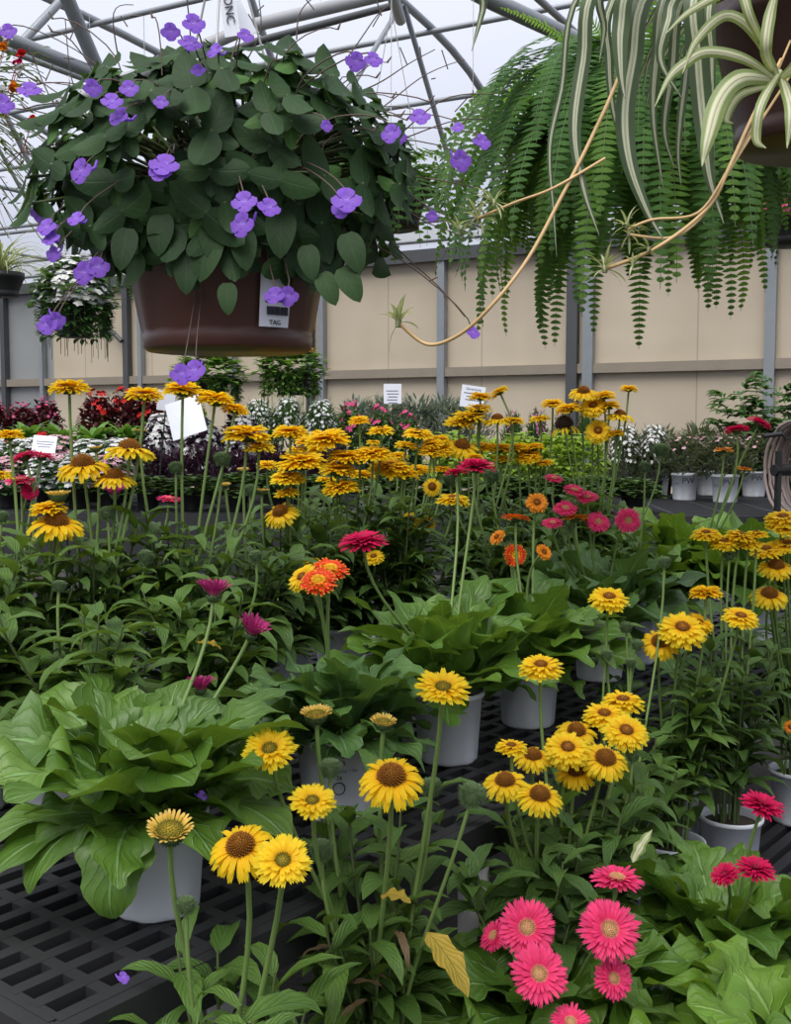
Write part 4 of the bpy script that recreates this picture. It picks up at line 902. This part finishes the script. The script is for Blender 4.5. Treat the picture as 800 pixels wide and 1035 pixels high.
for pts_,w in (([(790,85,.8),(765,35,.78),(735,15,.78),(705,40,.78),(690,75,.78)],.011),([(790,85,.8),(755,60,.78),(715,52,.78),(690,66,.78),(676,80,.78),(662,108,.78)],.011),([(785,80,.8),(750,78,.77),(728,100,.76),(716,140,.75),(710,168,.75)],.019),([(785,70,.8),(760,20,.77),(745,-10,.77),(700,10,.77),(672,35,.77)],.010),([(790,70,.8),(770,105,.77),(765,140,.77),(775,150,.77)],.010),([(790,75,.8),(800,110,.77),(796,150,.77)],.012),([(785,75,.8),(775,50,.77),(780,10,.77),(790,-20,.77)],.012),([(788,80,.8),(808,60,.77),(815,20,.77)],.012),([(785,85,.8),(750,95,.78),(735,120,.78),(742,125,.78)],.008)): strap(pl,pts_,w)
obj('plantlet',pl,M['spiderpale'],sp)
hanger(sp,1.2,.13,.165,.5)
# smaller, farther baskets
def smallbasket(px,ptop,pbot,wpx,z,kind,lm,bloom,bm,label,pm='potw'):
    c=P(px,(ptop+pbot)/2,z); w=wpx/F*z; H=(pbot-ptop)/F*z
    root=thing('hanging_basket',c-Vector((0,0,H*.45)),label,'hanging plant','hanging baskets')
    obj('pot',basket_pot(w*.28,w*.2,H*.4),M[pm],root)
    o=link('foliage',BUSH[kind],None,root,(0,0,H*.25)); o.scale=(w,w,H*.72); setobjmat(o,M[lm])
    mb=MB(); r=w*.36
    for k in range(70):
        a=U(0,6.28); pts=bez(Vector((r*.5*math.cos(a),r*.5*math.sin(a),H*.4)),Vector((r*math.cos(a),r*math.sin(a),H*.6)),Vector((r*1.2*math.cos(a),r*1.2*math.sin(a),H*.3)),Vector((r*1.15*math.cos(a),r*1.15*math.sin(a),H*U(-.3,.15))),6); mb.tube(pts,.0015,4)
        for q in range(9):
            t=U(.1,.9); p=Vector((r*(.9+.3*U(0,1))*math.cos(a),r*(.9+.3*U(0,1))*math.sin(a),H*(.45-.5*t))); leaf(mb,RZ(p,a+U(-1,1)),H*.12,H*.055,el=U(-.6,.6),droop=.6,n=3,half=1,prof=prof_ovate)
    obj('trailing_foliage',mb,M[lm],root)
    if bloom:
        b=link('blossoms',BLOOM[bloom],None,root,(0,0,H*.2)); b.scale=(w*1.02,w*1.02,H*.8); setobjmat(b,M[bm])
    hanger(root,H+.9,w*.28,H*.4,H+.35)
    return root
smallbasket(75,262,345,78,4.0,'round','mgreen','dense','white','white-flowered hanging basket at left before the grey wall','potk')
smallbasket(212,352,408,70,5.5,'round','lgreen',None,None,'green trailing hanging basket seen just below the large brown pot','potk')
smallbasket(294,345,402,66,5.4,'round','lgreen','few','gorange','trailing hanging basket with sparse orange flowers, right below the brown pot','potk')
def fernb(px,py,z,L,label,n=36,mi=0):
    b=P(px,py,z); root=thing('hanging_basket',b,label,'hanging plant','hanging baskets'); obj('pot',basket_pot(L*.3,L*.22,L*.35),M['potk'],root)
    mb=MB()
    for i in range(n): 
        az=i*2.4; frond(mb,(0,0,L*.33),az,U(.4,1.2),L*U(.8,1.2),U(2.2,2.8),mi,pl=L*.11,n=16)
    obj('fronds',mb,[M['fern'],M['fernlight'],M['stemd']],root); hanger(root,L+.9,L*.3,L*.35,L+.3)
fernb(396,232,2.6,.42,'small fern basket hanging just right of the brown pot',60)
fernb(150,285,3.6,.30,'small fern basket hanging left of the brown pot, before its rim',26)
fernb(95,235,4.6,.35,'fern basket high behind the white-flowered one at left',26)
# spider plant far left
b=P(2,300,3.6); root=thing('hanging_basket',b,'small striped spider plant basket cut by the left edge','hanging plant','hanging baskets'); obj('pot',basket_pot(.1,.075,.11),M['potk'],root)
mb=MB()
for k in range(70): leaf(mb,RZ(Vector((0,0,.1)),U(0,6.28)),U(.22,.36),.012,el=U(.5,1.4),droop=U(1.6,2.9),prof=prof_strap,n=8,half=1)
obj('foliage',mb,M['spiderpale'],root); hanger(root,1,.1,.11,.4)
# geranium basket right
ge=P(800,248,3.0); root=thing('hanging_basket',ge,'black basket of pink geraniums hanging at the right edge behind the fern','hanging plant','hanging baskets'); obj('pot',basket_pot(.13,.10,.13),M['potk'],root)
o=link('foliage',BUSH['round'],None,root,(0,0,.10)); o.scale=(.40,.40,.22); setobjmat(o,M['mgreen'])
for (x,y) in ((757,200),(768,211),(778,204),(760,214),(795,212),(790,198)):
    cl=MB(); c=P(x,y,2.85)-ge
    for k in range(12):
        d=Vector((U(-1,1),U(-1,.3),U(-.4,1))).normalized(); f=frame(c+d*.025,d)@Matrix.Rotation(PI/2,4,'Y')
        for q in range(5): leaf(cl,f@Matrix.Rotation(q*1.2566,4,'Z'),.016,.014,el=-.2,droop=-.2,prof=prof_ovate,n=2,half=1)
    cl.tube([c,Vector((c.x*.6,c.y*.6,.16))],.002,4); obj('flower_cluster',cl,M['rose'],root)
hanger(root,1,.13,.13,.45)
# petunia/calibrachoa basket upper left
cb=P(-70,190,1.7); root=thing('hanging_basket',cb,'basket of small red and cream flowers reaching in from the upper left edge','hanging plant','hanging baskets'); obj('pot',basket_pot(.12,.09,.13),M['potk'],root)
mb=MB(); cl=MB(); 
for k in range(150):
    x=-60+U(0,1)**.7*120; y=U(20,330) if x<10 else U(60,250); p=P(x,y,1.7+U(-.1,.1))-cb; b0=Vector((U(-.05,.05),U(-.05,.05),.12)); pts=bez(b0,b0+Vector((0,0,.12)),p+Vector((-.03,0,.05)),p,6)
    if k%2==0: mb.tube(pts,.0012,4,mi=1)
    for q in range(4): leaf(mb,RZ(pts[3+q%3]+Vector((U(-.02,.02),U(-.02,.02),U(-.03,.03))),U(0,6)),.018,.008,el=U(-.5,.8),droop=.5,n=3,half=1)
obj('foliage',mb,[M['cleaf'],M['stemd']],root)
for (x,y,mt) in ((18,62,'crimson'),(4,48,'gorange'),(14,88,'gorange'),(3,92,'white'),(33,122,'red'),(20,70,'white'),(22,56,'red'),(-6,70,'rose'),(8,40,'white')):
    c=P(x,y,1.62)-cb; cl=MB()
    for q in range(14): 
        d=Vector((U(-1,1),U(-1,.6),U(-1,1))).normalized(); leaf(cl,frame(c,d),.014,.014,el=.3,droop=1,prof=prof_ovate,n=3,half=1)
    cl.tube([c,c+Vector((-.03,.02,-.06))],.001,4); obj('flower',cl,M[mt],root)
hanger(root,1,.12,.13,.45)
# fallen violet blossoms
for (x,y,z,lb) in ((124,987,1.03,'small fallen violet blossom lying on a leaf at the lower left'),(204,803,1.17,'small fallen violet blossom caught on a broad leaf above the nearest white pot')):
    o=link('fallen_blossom',VF,None,None,P(x,y,z)); tag(o,lb,'blossom','fallen violet blossoms'); o.scale=(.022,.022,.022); o.rotation_euler=(R(40),.3,.8)
# white plastic tag high behind
mb=MB(); c=P(478,163,2.6); root=tag(obj('plant_tag',(lambda m_:(m_.box((0,0,0),(.09,.0015,.10),Matrix.Rotation(R(12),3,'Y')),m_)[1])(mb),plain('clear_tag',(.6,.62,.68),.4,c2=(.4,.42,.48),scale=90),None,c,False),'small speckled white tag dangling among twigs beside the roof arch','tag')
mb=MB(); mb.tube([Vector((0,0,.05)),Vector((0,0,.9))],.001,4); obj('string',mb,M['wire'],root)
# ------------------------------------------------------------------ light
w=bpy.data.worlds.new('sky'); bpy.context.scene.world=w; w.use_nodes=True; nt=w.node_tree; bgn=nt.nodes['Background']
tc=N(nt,'ShaderNodeTexCoord'); sx=N(nt,'ShaderNodeSeparateXYZ'); nt.links.new(tc.outputs['Generated'],sx.inputs[0])
rp=N(nt,'ShaderNodeValToRGB'); e=rp.color_ramp.elements; e[0].position=.0; e[0].color=(.30,.30,.32,1); e[1].position=.9; e[1].color=(1.05,1.09,1.22,1)
k=e.new(.10); k.color=(.68,.71,.82,1); k=e.new(.28); k.color=(.72,.76,.90,1)
nz=N(nt,'ShaderNodeTexNoise'); nz.inputs['Scale'].default_value=2.5; nt.links.new(tc.outputs['Generated'],nz.inputs['Vector'])
nt.links.new(sx.outputs[2],rp.inputs[0])
cc=mixc(nt,mth(nt,'MULTIPLY',nz.outputs[0],.25),rp.outputs[0],(.55,.62,.85)); nt.links.new(cc,bgn.inputs[0]); bgn.inputs[1].default_value=.86
sl=bpy.data.lights.new('sun','SUN'); sl.energy=4.4; sl.angle=R(50); sl.color=(1,.97,.91); so=bpy.data.objects.new('sun',sl); col.objects.link(so); so.rotation_euler=(R(28),R(-14),0)
# ------------------------------------------------------------------ camera
cd=bpy.data.cameras.new('camera'); co=bpy.data.objects.new('camera',cd); col.objects.link(co); bpy.context.scene.camera=co
co.location=(0,0,CAMZ); co.rotation_euler=(PI/2-PITCH,0,0); cd.sensor_fit='VERTICAL'; cd.sensor_height=24; cd.lens=24*FP/1035; cd.clip_start=.02
sc=bpy.context.scene; sc.view_settings.view_transform='Standard'; sc.view_settings.look='None'; sc.view_settings.gamma=1; sc.view_settings.use_curve_mapping=False; sc.view_settings.exposure=0.12
